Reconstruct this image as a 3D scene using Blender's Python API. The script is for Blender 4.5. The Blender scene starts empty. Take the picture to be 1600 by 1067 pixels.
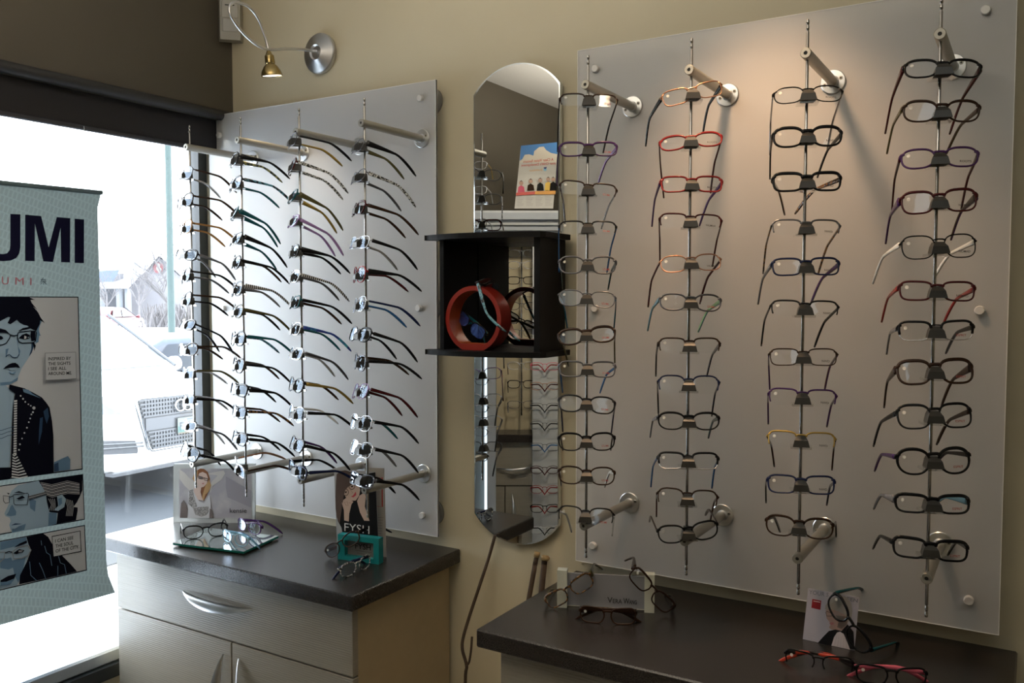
import bpy, math, random
from mathutils import Vector, Matrix
random.seed(7)
scene = bpy.context.scene
col = scene.collection
PI = math.pi
# ------------------------------------------------------------------ camera model
F, YAW, PITCH = 1346.4, math.radians(31.32), math.radians(-2.893)
CAM = Vector((2.19, -1.9, 1.56)); H = 1.56
_cy, _sy, _cp, _sp = math.cos(YAW), math.sin(YAW), math.cos(PITCH), math.sin(PITCH)
RT = Vector((_cy, _sy, 0)); FW = Vector((-_sy*_cp, _cy*_cp, _sp)); UP = Vector((_sy*_sp, -_cy*_sp, _cp))
FH = Vector((-_sy, _cy, 0))
def ray(px, py): return FW + RT*((px-800)/F) + UP*((533.5-py)/F)
def gz(px, py, z):                       # point on a horizontal plane
    d = ray(px, py); return CAM + d*((z-CAM.z)/d.z)
def gy(px, py, y):                       # point on a plane parallel to the display wall
    d = ray(px, py); return CAM + d*((y-CAM.y)/d.y)
def gx(px, py, x):                       # point on a plane parallel to the window wall
    d = ray(px, py); return CAM + d*((x-CAM.x)/d.x)
def gd(px, py, dep):                     # point at a given distance
    d = ray(px, py); return CAM + d*(dep/d.dot(FH))
def gplane(px, py, p, n):
    d = ray(px, py); return CAM + d*((p-CAM).dot(n)/d.dot(n))
MIRY = -0.019
def vm(px, py, dep):                     # a point seen in the wall mirror
    p = gd(px, py, dep); return Vector((p.x, 2*MIRY-p.y, p.z))
cam = bpy.data.cameras.new('camera'); co = bpy.data.objects.new('camera', cam); col.objects.link(co)
co.location = CAM; co.rotation_euler = (PI/2+PITCH, 0, YAW)
cam.sensor_width = 36; cam.sensor_fit = 'HORIZONTAL'; cam.lens = F/1600*36; cam.clip_start = .02; cam.clip_end = 500
scene.camera = co

# ------------------------------------------------------------------ materials
def srgb(r, g, b):
    f = lambda c: (c/255)/12.92 if c/255 <= .04045 else ((c/255+.055)/1.055)**2.4
    return (f(r), f(g), f(b), 1)
def L(r, g, b): return (r, g, b, 1)
MAT = {}
def pm(name, c, rough=.5, metal=0, spec=.5, noise=0, nscale=40, bump=0, bscale=200, coat=0, trans=0, stretch=None, emit=None, c2=None):
    if name in MAT: return MAT[name]
    m = bpy.data.materials.new(name); m.use_nodes = True
    nt = m.node_tree; b = nt.nodes['Principled BSDF']
    b.inputs['Base Color'].default_value = c; b.inputs['Roughness'].default_value = rough
    b.inputs['Metallic'].default_value = metal; b.inputs['Specular IOR Level'].default_value = spec
    b.inputs['Coat Weight'].default_value = coat
    if emit: b.inputs['Emission Color'].default_value = c; b.inputs['Emission Strength'].default_value = emit
    tc = nt.nodes.new('ShaderNodeTexCoord'); mp = nt.nodes.new('ShaderNodeMapping')
    nt.links.new(tc.outputs['Object'], mp.inputs['Vector'])
    if stretch: mp.inputs['Scale'].default_value = stretch
    n = nt.nodes.new('ShaderNodeTexNoise'); n.inputs['Scale'].default_value = nscale; n.inputs['Detail'].default_value = 3
    nt.links.new(mp.outputs['Vector'], n.inputs['Vector'])
    mx = nt.nodes.new('ShaderNodeMix'); mx.data_type = 'RGBA'
    k = noise
    mx.inputs['A'].default_value = tuple(max(0, x*(1-k)) for x in c[:3])+(1,)
    mx.inputs['B'].default_value = c2 if c2 else tuple(min(1, x*(1+k)) for x in c[:3])+(1,)
    if c2:
        cr = nt.nodes.new('ShaderNodeValToRGB'); cr.color_ramp.elements[0].position = .45; cr.color_ramp.elements[1].position = .58
        nt.links.new(n.outputs['Fac'], cr.inputs['Fac']); nt.links.new(cr.outputs['Color'], mx.inputs['Factor'])
    else: nt.links.new(n.outputs['Fac'], mx.inputs['Factor'])
    nt.links.new(mx.outputs['Result'], b.inputs['Base Color'])
    if bump:
        n2 = nt.nodes.new('ShaderNodeTexNoise'); n2.inputs['Scale'].default_value = bscale; nt.links.new(mp.outputs['Vector'], n2.inputs['Vector'])
        bp = nt.nodes.new('ShaderNodeBump'); bp.inputs['Strength'].default_value = bump; bp.inputs['Distance'].default_value = .002
        nt.links.new(n2.outputs['Fac'], bp.inputs['Height']); nt.links.new(bp.outputs['Normal'], b.inputs['Normal'])
    MAT[name] = m; return m
def mixmat(name, parts, lp=None):
    """parts: list of (weight, kind, colour, roughness) mixed one after another"""
    m = bpy.data.materials.new(name); m.use_nodes = True; nt = m.node_tree
    for n in list(nt.nodes): nt.nodes.remove(n)
    out = nt.nodes.new('ShaderNodeOutputMaterial'); prev = None; tot = 0
    for w, kind, c, r in parts:
        n = nt.nodes.new('ShaderNodeBsdf'+kind)
        n.inputs['Color'].default_value = c
        if 'Roughness' in n.inputs and kind != 'Diffuse': n.inputs['Roughness'].default_value = r
        if kind == 'Refraction': n.inputs['IOR'].default_value = 1.03
        tot += w
        if prev is None: prev = n.outputs[0]
        else:
            mx = nt.nodes.new('ShaderNodeMixShader'); mx.inputs[0].default_value = w/tot
            nt.links.new(prev, mx.inputs[1]); nt.links.new(n.outputs[0], mx.inputs[2]); prev = mx.outputs[0]
    nt.links.new(prev, out.inputs['Surface']); MAT[name] = m; return m
def thinglass(name, tint=(1,1,1,1), gain=1.0, base=0.0, rough=.0, ior=1.5, gcol=(1,1,1,1)):
    m = bpy.data.materials.new(name); m.use_nodes = True; nt = m.node_tree
    for n in list(nt.nodes): nt.nodes.remove(n)
    out = nt.nodes.new('ShaderNodeOutputMaterial'); t = nt.nodes.new('ShaderNodeBsdfTransparent'); g = nt.nodes.new('ShaderNodeBsdfGlossy')
    t.inputs['Color'].default_value = tint; g.inputs['Roughness'].default_value = rough; g.inputs['Color'].default_value = gcol
    fr = nt.nodes.new('ShaderNodeFresnel'); fr.inputs['IOR'].default_value = ior
    ma = nt.nodes.new('ShaderNodeMath'); ma.operation = 'MULTIPLY_ADD'; ma.use_clamp = True
    ma.inputs[1].default_value = gain; ma.inputs[2].default_value = base
    nt.links.new(fr.outputs[0], ma.inputs[0])
    mx = nt.nodes.new('ShaderNodeMixShader'); nt.links.new(ma.outputs[0], mx.inputs[0]); nt.links.new(t.outputs[0], mx.inputs[1]); nt.links.new(g.outputs[0], mx.inputs[2])
    nt.links.new(mx.outputs[0], out.inputs['Surface']); MAT[name] = m; return m
def stripes(name, ca, cb, scale, axis='Y', rough=.3, dist=0, thr=.5):
    m = pm(name, ca, rough); nt = m.node_tree; b = nt.nodes['Principled BSDF']
    w = nt.nodes.new('ShaderNodeTexWave'); w.bands_direction = axis; w.inputs['Scale'].default_value = scale; w.inputs['Distortion'].default_value = dist
    tc = nt.nodes.new('ShaderNodeTexCoord'); nt.links.new(tc.outputs['Object'], w.inputs['Vector'])
    cr = nt.nodes.new('ShaderNodeValToRGB'); cr.color_ramp.elements[0].position = thr-.05; cr.color_ramp.elements[1].position = thr+.05
    cr.color_ramp.elements[0].color = ca; cr.color_ramp.elements[1].color = cb
    nt.links.new(w.outputs['Fac'], cr.inputs['Fac']); nt.links.new(cr.outputs['Color'], b.inputs['Base Color']); return m

wall_m = pm('olive_wall_paint', L(.61,.545,.39), .55, noise=.04, nscale=6, bump=.12, bscale=260)
brown_m = pm('brown_wall_paint', L(.088,.076,.056), .6, noise=.05, nscale=6, bump=.1, bscale=260)
white_m = pm('white_ceiling', L(.72,.72,.70), .8, noise=.05, nscale=120, bump=.3)
floor_m = pm('floor_laminate', L(.36,.32,.27), .4, noise=.3, nscale=8, stretch=(1,8,1))
lam_m = pm('dark_speckled_laminate', L(.016,.0135,.0125), .24, spec=.5, c2=L(.036,.030,.027), nscale=420, bump=.12, bscale=900)
cab_m = pm('ribbed_beige_laminate', L(.27,.245,.20), .38, spec=.55, noise=.13, nscale=26, stretch=(.35,.35,9))
def ribs(m, s):
    nt = m.node_tree; b = nt.nodes['Principled BSDF']
    tc = nt.nodes.new('ShaderNodeTexCoord'); w = nt.nodes.new('ShaderNodeTexWave'); w.bands_direction = 'Z'; w.inputs['Scale'].default_value = s
    w.inputs['Distortion'].default_value = 1.5; w.inputs['Detail'].default_value = 2; w.inputs['Detail Scale'].default_value = .6
    nt.links.new(tc.outputs['Object'], w.inputs['Vector'])
    bp = nt.nodes.new('ShaderNodeBump'); bp.inputs['Strength'].default_value = .35; bp.inputs['Distance'].default_value = .001
    nt.links.new(w.outputs['Fac'], bp.inputs['Height']); nt.links.new(bp.outputs['Normal'], b.inputs['Normal'])
ribs(cab_m, 55)
side_m = pm('tan_cabinet_side', L(.42,.33,.20), .5, noise=.05)
steel_m = pm('brushed_steel', L(.62,.62,.62), .3, 1, noise=.05)
rod_m = pm('rod_steel', L(.36,.35,.34), .2, 1)
alu_m = pm('satin_aluminium', L(.42,.405,.36), .42, .85, noise=.03)
disc_m = pm('bright_aluminium', L(.72,.73,.74), .28, .95)
cap_m = pm('white_cap', L(.72,.71,.69), .4, .2)
dark_m = pm('dark_hole', L(.01,.01,.01), .5)
grip_m = pm('smoked_grip', L(.030,.030,.028), .36, spec=.5)
gripc_m = thinglass('clear_grip', (.86,.87,.88,1), 1.3, .05, .08)
mirror_m = pm('mirror_silver', L(.80,.82,.83), .0, 1)
bevel_m = pm('mirror_edge', L(.75,.8,.84), .1, .9)
black_m = pm('black_woodgrain', L(.004,.004,.0045), .5, spec=.2, noise=.4, nscale=60, stretch=(1,1,6), bump=.1)
ring_m = pm('red_lacquer', L(.27,.014,.006), .35, coat=.2)
ringi_m = pm('orange_lacquer', L(.36,.06,.006), .35)
brass_m = pm('brass', L(.42,.32,.14), .25, 1)
plast_m = pm('beige_plastic', L(.36,.35,.31), .45)
blind_m = pm('black_blind_fabric', L(.010,.009,.012), .6, noise=.2, nscale=300)
frameb_m = pm('dark_window_frame', L(.03,.035,.04), .4, .3)
frames_m = pm('anodised_window_rail', L(.45,.5,.58), .3, .7)
glass_m = thinglass('window_glass', (.97,.98,.98,1), .5, .0)
lens_m = thinglass('demo_lens', (.97,.975,.97,1), .72, .0, .0, 1.5, (.62,.75,.93,1))
acry_m = thinglass('clear_acrylic', (.93,.95,.94,1), 1.0, .02)
frost_m = mixmat('frosted_acrylic', [(.46,'Diffuse',L(.74,.74,.75),0),(.20,'Refraction',L(.95,.95,.95),.35),(.21,'Transparent',L(.95,.95,.95),0),(.05,'Glossy',L(1,1,1),.35),(.08,'Translucent',L(.9,.9,.9),0)])
edge_m = pm('acrylic_edge', L(.92,.92,.90), .3, emit=.0)
sticker_m = mixmat('white_sticker', [(.6,'Diffuse',L(.9,.9,.85),0),(.4,'Transparent',L(1,1,1),0)])
teal_m = pm('teal_acrylic', L(.012,.26,.28), .3)
tray_m = mixmat('mirror_tray_top', [(.75,'Glossy',L(.8,.84,.83),.02),(.25,'Diffuse',L(.3,.36,.36),0)])
greenedge_m = pm('green_glass_edge', L(.01,.16,.12), .15)
ivory_m = pm('ivory_acrylic', L(.66,.66,.56), .35)
twig_m = pm('bark', L(.07,.045,.03), .8, noise=.5, nscale=90, stretch=(1,1,.2), bump=.5)
twigend_m = pm('cut_wood', L(.35,.25,.12), .7, noise=.2)
# eyewear colours: key -> material, word
EC = {}
def ec(k, word, c, rough=.18, metal=0, **kw): EC[k] = (pm('eyewear_'+word.replace(' ', '_'), c, rough, metal, spec=.18, coat=.03 if not metal else 0, **kw), word)
ec('K','black',L(.007,.007,.008)); ec('D','dark brown',L(.03,.014,.008)); ec('N','navy',L(.012,.018,.06)); ec('P','purple',L(.06,.022,.10))
ec('R','red',L(.26,.02,.02)); ec('M','maroon',L(.055,.008,.010)); ec('B','blue',L(.03,.12,.30)); ec('T','teal',L(.01,.085,.10))
ec('G','olive',L(.085,.075,.03)); ec('Y','gold',L(.42,.28,.07), .3, .8); ec('S','silver',L(.60,.60,.62), .25, .9); ec('W','white',L(.78,.78,.76))
ec('A','amber',L(.34,.17,.055)); ec('V','lilac',L(.32,.20,.42)); ec('C','copper',L(.40,.20,.12), .28, .9); ec('X','grey',L(.16,.16,.17))
ec('E','light green',L(.25,.42,.22)); ec('I','pink',L(.6,.12,.18)); ec('U','gunmetal',L(.12,.12,.13), .3, .8); ec('J','pale blue',L(.16,.33,.42))
EC['H'] = (pm('eyewear_tortoise', L(.02,.010,.006), .22, c2=L(.22,.10,.03), nscale=130, coat=.3), 'tortoiseshell')
EC['Q'] = (pm('eyewear_blue_marble', L(.012,.02,.03), .22, c2=L(.10,.30,.38), nscale=90, coat=.3), 'teal marbled')
EC['F'] = (pm('eyewear_olive_marble', L(.03,.04,.03), .22, c2=L(.26,.26,.10), nscale=120, coat=.3), 'olive marbled')
EC['Z'] = (pm('eyewear_black_white', L(.01,.01,.01), .25, c2=L(.62,.62,.60), nscale=260), 'black and white')
EC['O'] = (stripes('eyewear_striped', L(.01,.01,.01), L(.55,.55,.53), 60, 'Y', .3, 2), 'striped')
EC['1'] = (stripes('eyewear_red_check', L(.02,.015,.015), L(.60,.06,.03), 26, 'Y', .3, 0), 'red and black banded')
EC['2'] = (pm('eyewear_bluemarble', L(.03,.06,.30), .22, c2=L(.05,.35,.45), nscale=40, coat=.3), 'blue and turquoise')

# ------------------------------------------------------------------ mesh helpers
class MB:
    def __init__(s): s.v = []; s.f = []; s.m = []
    def add(s, vs, fs, mi=0):
        o = len(s.v); s.v += [Vector(p) for p in vs]; s.f += [tuple(i+o for i in f) for f in fs]; s.m += [mi]*len(fs); return s
    def box(s, x0, x1, y0, y1, z0, z1, mi=0, b=0):
        if b:                                      # chamfered on all edges
            vs = []; 
            for sx, X in ((1,x0),(-1,x1)):
                for sy, Y in ((1,y0),(-1,y1)):
                    for sz, Z in ((1,z0),(-1,z1)):
                        vs += [(X, Y+sy*b, Z+sz*b), (X+sx*b, Y, Z+sz*b), (X+sx*b, Y+sy*b, Z)]
            import bmesh as _b
            bm = _b.new(); [bm.verts.new(v) for v in vs]; _b.ops.convex_hull(bm, input=bm.verts); bm.verts.ensure_lookup_table(); bm.verts.index_update()
            s.add([v.co.copy() for v in bm.verts], [[v.index for v in f.verts] for f in bm.faces], mi); bm.free(); return s
        return s.add([(x0,y0,z0),(x1,y0,z0),(x1,y1,z0),(x0,y1,z0),(x0,y0,z1),(x1,y0,z1),(x1,y1,z1),(x0,y1,z1)],
              [(0,3,2,1),(4,5,6,7),(0,1,5,4),(1,2,6,5),(2,3,7,6),(3,0,4,7)], mi)
    def hexa(s, p, mi=0):                           # 8 points: bottom ring, top ring
        return s.add(p, [(0,3,2,1),(4,5,6,7),(0,1,5,4),(1,2,6,5),(2,3,7,6),(3,0,4,7)], mi)
    def tube(s, pts, r, n=8, mi=0, caps=True, closed=False):
        pts = [Vector(p) for p in pts]; N = len(pts); rs = r if isinstance(r, (list, tuple)) else [r]*N
        vs = []; ref = None
        for i, p in enumerate(pts):
            a = pts[(i-1) % N] if (i or closed) else p; b = pts[(i+1) % N] if (i < N-1 or closed) else p
            t = (b-a).normalized()
            if ref is None: ref = t.orthogonal().normalized()
            ref = (ref - t*ref.dot(t)).normalized(); q = t.cross(ref)
            vs += [p + (ref*math.cos(2*PI*k/n) + q*math.sin(2*PI*k/n))*rs[i] for k in range(n)]
        fs = []
        for i in range(N if closed else N-1):
            j = (i+1) % N
            for k in range(n): fs.append((i*n+k, i*n+(k+1) % n, j*n+(k+1) % n, j*n+k))
        if caps and not closed: fs += [tuple(range(n))[::-1], tuple((N-1)*n+k for k in range(n))]
        return s.add(vs, fs, mi)
    def lathe(s, o, ax, prof, n=24, mi=0):           # prof: (distance along axis, radius)
        o = Vector(o); ax = Vector(ax).normalized(); a = ax.orthogonal().normalized(); b = ax.cross(a); vs = []
        for d, r in prof: vs += [o + ax*d + (a*math.cos(2*PI*k/n)+b*math.sin(2*PI*k/n))*max(r, 1e-5) for k in range(n)]
        fs = []
        for i in range(len(prof)-1):
            for k in range(n): fs.append((i*n+k, i*n+(k+1) % n, (i+1)*n+(k+1) % n, (i+1)*n+k))
        fs += [tuple(range(n))[::-1], tuple((len(prof)-1)*n+k for k in range(n))]
        return s.add(vs, fs, mi)
    def prism(s, poly, d, mi=0):                     # polygon (3d points) pushed along vector d
        d = Vector(d); poly = [Vector(p) for p in poly]; n = len(poly)
        return s.add(poly+[p+d for p in poly], [tuple(range(n))[::-1], tuple(range(n, 2*n))]+[(i, (i+1) % n, n+(i+1) % n, n+i) for i in range(n)], mi)
    def obj(s, name, mats, parent=None, smooth=False, org=None, label=None):
        o0 = Vector(org) if org is not None else (Vector(parent.location) if parent is not None and not parent.get('local') else Vector((0,0,0)))
        me = bpy.data.meshes.new(name); me.from_pydata([p-o0 for p in s.v], [], s.f)
        mats = mats if isinstance(mats, (list, tuple)) else [mats]
        for m in mats: me.materials.append(m)
        me.polygons.foreach_set('material_index', s.m)
        if smooth:
            me.polygons.foreach_set('use_smooth', [True]*len(s.f))
            if smooth is not True: me.set_sharp_from_angle(angle=math.radians(smooth))
        me.update()
        o = bpy.data.objects.new(name, me); col.objects.link(o)
        if parent is not None: o.parent = parent
        if parent is None and org is not None: o.location = o0
        if label: o['label'] = label
        return o
def tag(o, label=None, cat=None, group=None, kind=None):
    if label: o['label'] = label
    if cat: o['category'] = cat
    if group: o['group'] = group
    if kind: o['kind'] = kind
    return o
def thing(name, label, cat, loc=(0,0,0), group=None):
    o = bpy.data.objects.new(name, None); col.objects.link(o); o.location = loc; o.empty_display_size = .05
    return tag(o, label, cat, group)
def sub(mb, name, mats, part, smooth=False):          # a sub-part: same origin as its part
    root = part.parent
    o = mb.obj(name, mats, None, smooth, org=root.location if root else part.location); o.location = (0,0,0); o.parent = part; return o
def struct(name, mb, mats, smooth=False): return tag(mb.obj(name, mats, None, smooth), kind='structure')
_txt = {}
def text2d(s, bold=0.0):                             # flat glyph mesh in a unit box: list of (u,v), faces
    if (s, bold) in _txt: return _txt[(s, bold)]
    cu = bpy.data.curves.new('t', 'FONT'); cu.body = s; cu.size = 1; cu.offset = bold; cu.resolution_u = 3
    o = bpy.data.objects.new('t', cu); col.objects.link(o); bpy.context.view_layer.update()
    me = bpy.data.meshes.new_from_object(o.evaluated_get(bpy.context.evaluated_depsgraph_get()))
    vs = [(v.co.x, v.co.y) for v in me.vertices]; fs = [tuple(p.vertices) for p in me.polygons]
    bpy.data.objects.remove(o); bpy.data.curves.remove(cu); bpy.data.meshes.remove(me)
    if not vs: vs = [(0,0),(1,0),(1,1)]; fs = []
    x0 = min(v[0] for v in vs); x1 = max(v[0] for v in vs); y0 = min(v[1] for v in vs); y1 = max(v[1] for v in vs)
    r = ([((x-x0)/max(1e-6, x1-x0), (y-y0)/max(1e-6, y1-y0)) for x, y in vs], fs, (x1-x0)/max(1e-6, y1-y0))
    _txt[(s, bold)] = r; return r
class Art:                                            # flat print: polygons, strokes and lettering laid on one surface
    def __init__(s, mp): s.mb = MB(); s.map = mp; s.mats = []; s.k = 0
    def mi(s, m):
        if m not in s.mats: s.mats.append(m)
        return s.mats.index(m)
    def poly(s, pts, m, lift=None):
        s.k += 1; l = s.k if lift is None else lift
        s.mb.add([s.map(x, y, l) for x, y in pts], [tuple(range(len(pts)))], s.mi(m))
    def line(s, pts, w, m, closed=False):
        s.k += 1; n = len(pts); P = [Vector((x, y)) for x, y in pts]; vs = []; fs = []
        for i, p in enumerate(P):
            a = P[(i-1) % n] if (i or closed) else p; b = P[(i+1) % n] if (i < n-1 or closed) else p
            t = (b-a).normalized() if (b-a).length > 0 else Vector((1,0)); q = Vector((-t.y, t.x))*w/2
            vs += [p+q, p-q]
        for i in range(n if closed else n-1): j = (i+1) % n; fs.append((2*i, 2*i+1, 2*j+1, 2*j))
        s.mb.add([s.map(v.x, v.y, s.k) for v in vs], fs, s.mi(m))
    def dot(s, x, y, r, m, n=8): s.poly([(x+r*math.cos(2*PI*k/n), y+r*math.sin(2*PI*k/n)) for k in range(n)], m)
    def text(s, t, tl, tr, bl, m, bold=.0):
        s.k += 1; vs, fs, _ = text2d(t, bold); tl, tr, bl = Vector(tl), Vector(tr), Vector(bl)
        pts = [tl + (tr-tl)*u + (bl-tl)*(1-v) for u, v in vs]
        s.mb.add([s.map(p.x, p.y, s.k) for p in pts], fs, s.mi(m))
    def obj(s, name, parent, label=None): return s.mb.obj(name, s.mats, parent, label=label)
def zc(x0, y0, sc): return lambda pts: [(x0+x/sc, y0+y/sc) for x, y in pts]
# ------------------------------------------------------------------ the room
XW, YR, YE, ZC, XR = -.14, -4.6, -.98, 2.56, 4.6     # window plane, rear wall, window end, ceiling, side wall
struct('floor', MB().box(-.3, XR, YR, .12, -.1, 0), floor_m)
struct('ceiling', MB().box(-.3, XR, YR, .12, ZC, ZC+.1), white_m)
struct('wall_back', MB().box(-.22, XR, 0, .12, 0, ZC), wall_m)
struct('wall_right', MB().box(XR, XR+.1, YR, .12, 0, ZC), wall_m)
struct('wall_rear', MB().box(-.22, XR, YR-.1, YR, 0, ZC), wall_m)
ZS, ZB = .50, 2.115
struct('wall_left', MB().box(-.22, 0, YR, 0, ZB, ZC).box(-.22, 0, YR, YE, 0, ZB), brown_m)
struct('trim_1', MB().box(-.22, XW+.03, YE, 0, 0, ZS-.03), pm('cream_sill_paint', L(.62,.57,.45), .5, noise=.03))
struct('baseboard_back', MB().box(.9, XR, -.012, 0, 0, .10).box(-.1, .02, -.012, 0, 0, .1), pm('white_baseboard', L(.6,.58,.52), .5, noise=.03))
w = MB(); w.box(XW-.03, XW+.03, YE, YE+.05, ZS, ZB+.02).box(XW-.03, XW+.015, -.036, -.004, ZS, ZB+.02).box(XW-.03, XW+.03, YE, 0, ZB-.01, ZB+.03)
w.box(XW-.03, XW+.02, YE, 0, ZS-.03, ZS-.012); win = struct('window_1', w, frameb_m)
r_ = MB().box(XW-.03, XW+.035, YE, -.002, ZS-.012, ZS+.03, 0, .006).box(XW+.02, XW+.05, YE, -.002, ZS-.05, ZS-.012, 1)
o = r_.obj('window_rail', [frames_m, frameb_m], None); o.parent = win
o = MB().box(XW-.004, XW+.002, YE+.05, -.03, ZS+.03, ZB).obj('window_pane', glass_m, None); o.parent = win
# roller blind under the bulkhead
bl = thing('roller_blind', 'black roller blind rolled up above the shop window', 'blind', (-.03, -.7, 2.03))
m = MB().tube([(.0, YE+.02, 2.129), (.0, -.012, 2.129)], .016, 20); m.obj('roller_tube', pm('grey_black_roll', L(.03,.03,.032), .45), bl, 40)
MB().box(-.026, -.022, YE+.03, -.022, 2.022, 2.125).obj('blind_cloth', blind_m, bl)
MB().box(-.030, -.016, YE+.03, -.022, 2.012, 2.026, 0, .003).obj('bottom_bar', pm('blind_bar', L(.05,.05,.06), .4, .4), bl)
# motion detector in the corner
P = gx(362, 35, .03); md = thing('motion_detector', 'cream plastic motion detector mounted high in the wall corner', 'detector', (.03, -.03, P.z))
def corner_box(mb, d0, d1, hw, z0, z1, mi=0, top=0):
    a = Vector((.7071, -.7071, 0)); t = Vector((.7071, .7071, 0)); c = Vector((.015, -.015, 0))
    q = [c+a*d0-t*hw, c+a*d0+t*hw, c+a*d1+t*hw*.82, c+a*d1-t*hw*.82]
    mb.hexa([p+Vector((0,0,z0)) for p in q]+[p+Vector((0,0,z1)) for p in q], mi)
zt, zb_ = gx(362, 3, .03).z, gx(362, 66, .03).z
m = MB(); corner_box(m, .012, .045, .036, zb_, zt); m.obj('housing', plast_m, md)
m = MB(); corner_box(m, .045, .050, .027, zb_+.066, zt-.004); m.obj('cover', pm('beige_plastic_light', L(.44,.43,.39), .4), md)
m = MB(); corner_box(m, .045, .048, .024, zb_+.025, zb_+.062); m.obj('sensor_window', pm('milky_lens', L(.42,.42,.40), .2), md)
m = MB(); corner_box(m, .050, .0505, .014, zt-.022, zt-.019); m.obj('indicator_slot', dark_m, md)

# gooseneck wall lamp
XL = .383; B = gy(508, 84, 0); lz = B.z
lamp = thing('wall_lamp', 'brushed steel gooseneck wall lamp with small brass spot head', 'lamp', (XL, 0, lz))
MB().lathe((XL, 0, lz), (0,-1,0), [(0,.050),(.003,.058),(.012,.0585),(.016,.056),(.027,.026),(.029,.022),(.024,.018),(.024,.0)], 40).obj('wall_plate', steel_m, lamp, 30)
arm = [Vector((XL, -.024, lz+.004))] + [gx(px, py, XL) for px, py in [(485,79),(470,77),(448,76.5),(425,77.5),(408,74),(392,63),(376,47),(364,30),(358.5,17),(360,8),(366,4),(375,5),(386,9),(396,18),(405,32),(412,50),(417,66),(419.5,78)]]
def smooth_path(p, k=4):
    out = []
    for i in range(len(p)-1):
        a, b, c, d = p[max(0,i-1)], p[i], p[i+1], p[min(len(p)-1, i+2)]
        for j in range(k):
            t = j/k; out.append(.5*((2*b)+(c-a)*t+(2*a-5*b+4*c-d)*t*t+(3*b-a-3*c+d)*t**3))
    return out+[p[-1]]
MB().tube(smooth_path(arm), .0040, 10).obj('gooseneck', steel_m, lamp, True)
hd = gx(420, 82, XL); ht = gx(425, 119, XL); ax = (ht-hd).normalized(); ln = (ht-hd).length
hdo = MB().lathe(hd, ax, [(-.004,.005),(.0,.0065),(ln*.08,.009),(ln*.14,.0125),(ln*.42,.0135),(ln*.47,.0128),(ln*.49,.012),(ln*.60,.019),(ln*.80,.0262),(ln*.97,.0288),(ln,.0285),(ln*.96,.0265)], 28).obj('spot_head', brass_m, lamp, 35)
bulb = MB().lathe(hd+ax*ln*.955, ax, [(0,.0262),(.001,.0255),(.0012,.010),(.003,.006),(.0035,0)], 24); sub(bulb, 'bulb', pm('lit_reflector', L(1,.90,.78), .2, .0, emit=2.2), hdo, True)

# ------------------------------------------------------------------ printed banner hanging in the window
BP = gx(152, 298, .015); BP.z = 0
BD = Vector((.10, 1, 0)).normalized(); BN = Vector((BD.y, -BD.x, 0))          # along the banner towards the corner / facing into the room
Bz1, Bz0 = gplane(152, 298, BP, BN).z, gplane(168, 925, BP, BN).z
ban = thing('hanging_banner', 'teal printed advertising banner hanging inside the shop window', 'banner', (BP.x, BP.y, Bz1))
def banner_cloth(nm, c): return mixmat(nm, [(.86,'Diffuse',c,0),(.14,'Translucent',c,0)])
cloth = banner_cloth('banner_teal', L(.20,.30,.30))
nt = cloth.node_tree                                     # faint rows of printed windows
tc = nt.nodes.new('ShaderNodeTexCoord'); mp = nt.nodes.new('ShaderNodeMapping'); mp.inputs['Rotation'].default_value = (.3, 0, 0)
br = nt.nodes.new('ShaderNodeTexBrick'); br.inputs['Scale'].default_value = 34; br.inputs['Color1'].default_value = L(.165,.20,.195); br.inputs['Color2'].default_value = L(.17,.205,.20)
br.inputs['Mortar'].default_value = L(.19,.235,.23); br.inputs['Mortar Size'].default_value = .07; br.inputs['Brick Width'].default_value = .35; br.inputs['Row Height'].default_value = .7
sw = nt.nodes.new('ShaderNodeSeparateXYZ'); cb = nt.nodes.new('ShaderNodeCombineXYZ')
nt.links.new(tc.outputs['Object'], mp.inputs['Vector']); nt.links.new(mp.outputs['Vector'], sw.inputs[0])
nt.links.new(sw.outputs['Y'], cb.inputs['X']); nt.links.new(sw.outputs['Z'], cb.inputs['Y']); nt.links.new(cb.outputs[0], br.inputs['Vector'])
for n in nt.nodes:
    if n.type in ('BSDF_DIFFUSE', 'BSDF_TRANSLUCENT'): nt.links.new(br.outputs['Color'], n.inputs['Color'])
def bcurl(z):                                            # the lower hem curls into the room
    t = max(0, (Bz0+.055-z)/.055); return .022*t*t
def bmap(px, py, k=0, mr=None):
    p = gplane(px, py, BP, BN); return p + BN*(bcurl(p.z)+.0004+.00012*k)
rows = [Bz1-(Bz1-Bz0)*i/24 for i in range(25)]; m = MB(); vs = []
for z in rows:
    e = .012*max(0, 1-(Bz1-z)/.03)+.012*max(0, (Bz0+.08-z)/.08)
    for s in (-.62, -.3, 0): q = BP+BD*(s+(e if s == 0 else 0)); vs.append((q.x+BN.x*bcurl(z), q.y+BN.y*bcurl(z), z))
m.add(vs, [(3*i+j, 3*i+j+1, 3*i+j+4, 3*i+j+3) for i in range(24) for j in (0, 1)]); m.obj('banner_cloth', cloth, ban, True)
q0, q1 = BP+BD*-.62, BP+BD*.013
MB().tube([(q0.x,q0.y,Bz1-.004),(q1.x,q1.y,Bz1-.004)], .006, 10).obj('top_rail', pm('banner_rail', L(.10,.15,.16), .4), ban, True)
m = MB()
for s in (-.02, -.55):
    q = BP+BD*s; m.tube([(q.x,q.y,Bz1),(q.x-.02,q.y-.02 if s < -.1 else q.y+.0,2.02)], .0005, 4)
m.obj('hanging_thread', pm('clear_thread', L(.8,.8,.8), .3), ban)
inkN = banner_cloth('ink_navy', L(.010,.010,.028)); inkK = banner_cloth('ink_black', L(.006,.007,.014)); inkW = banner_cloth('ink_paper', L(.52,.55,.60))
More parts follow.
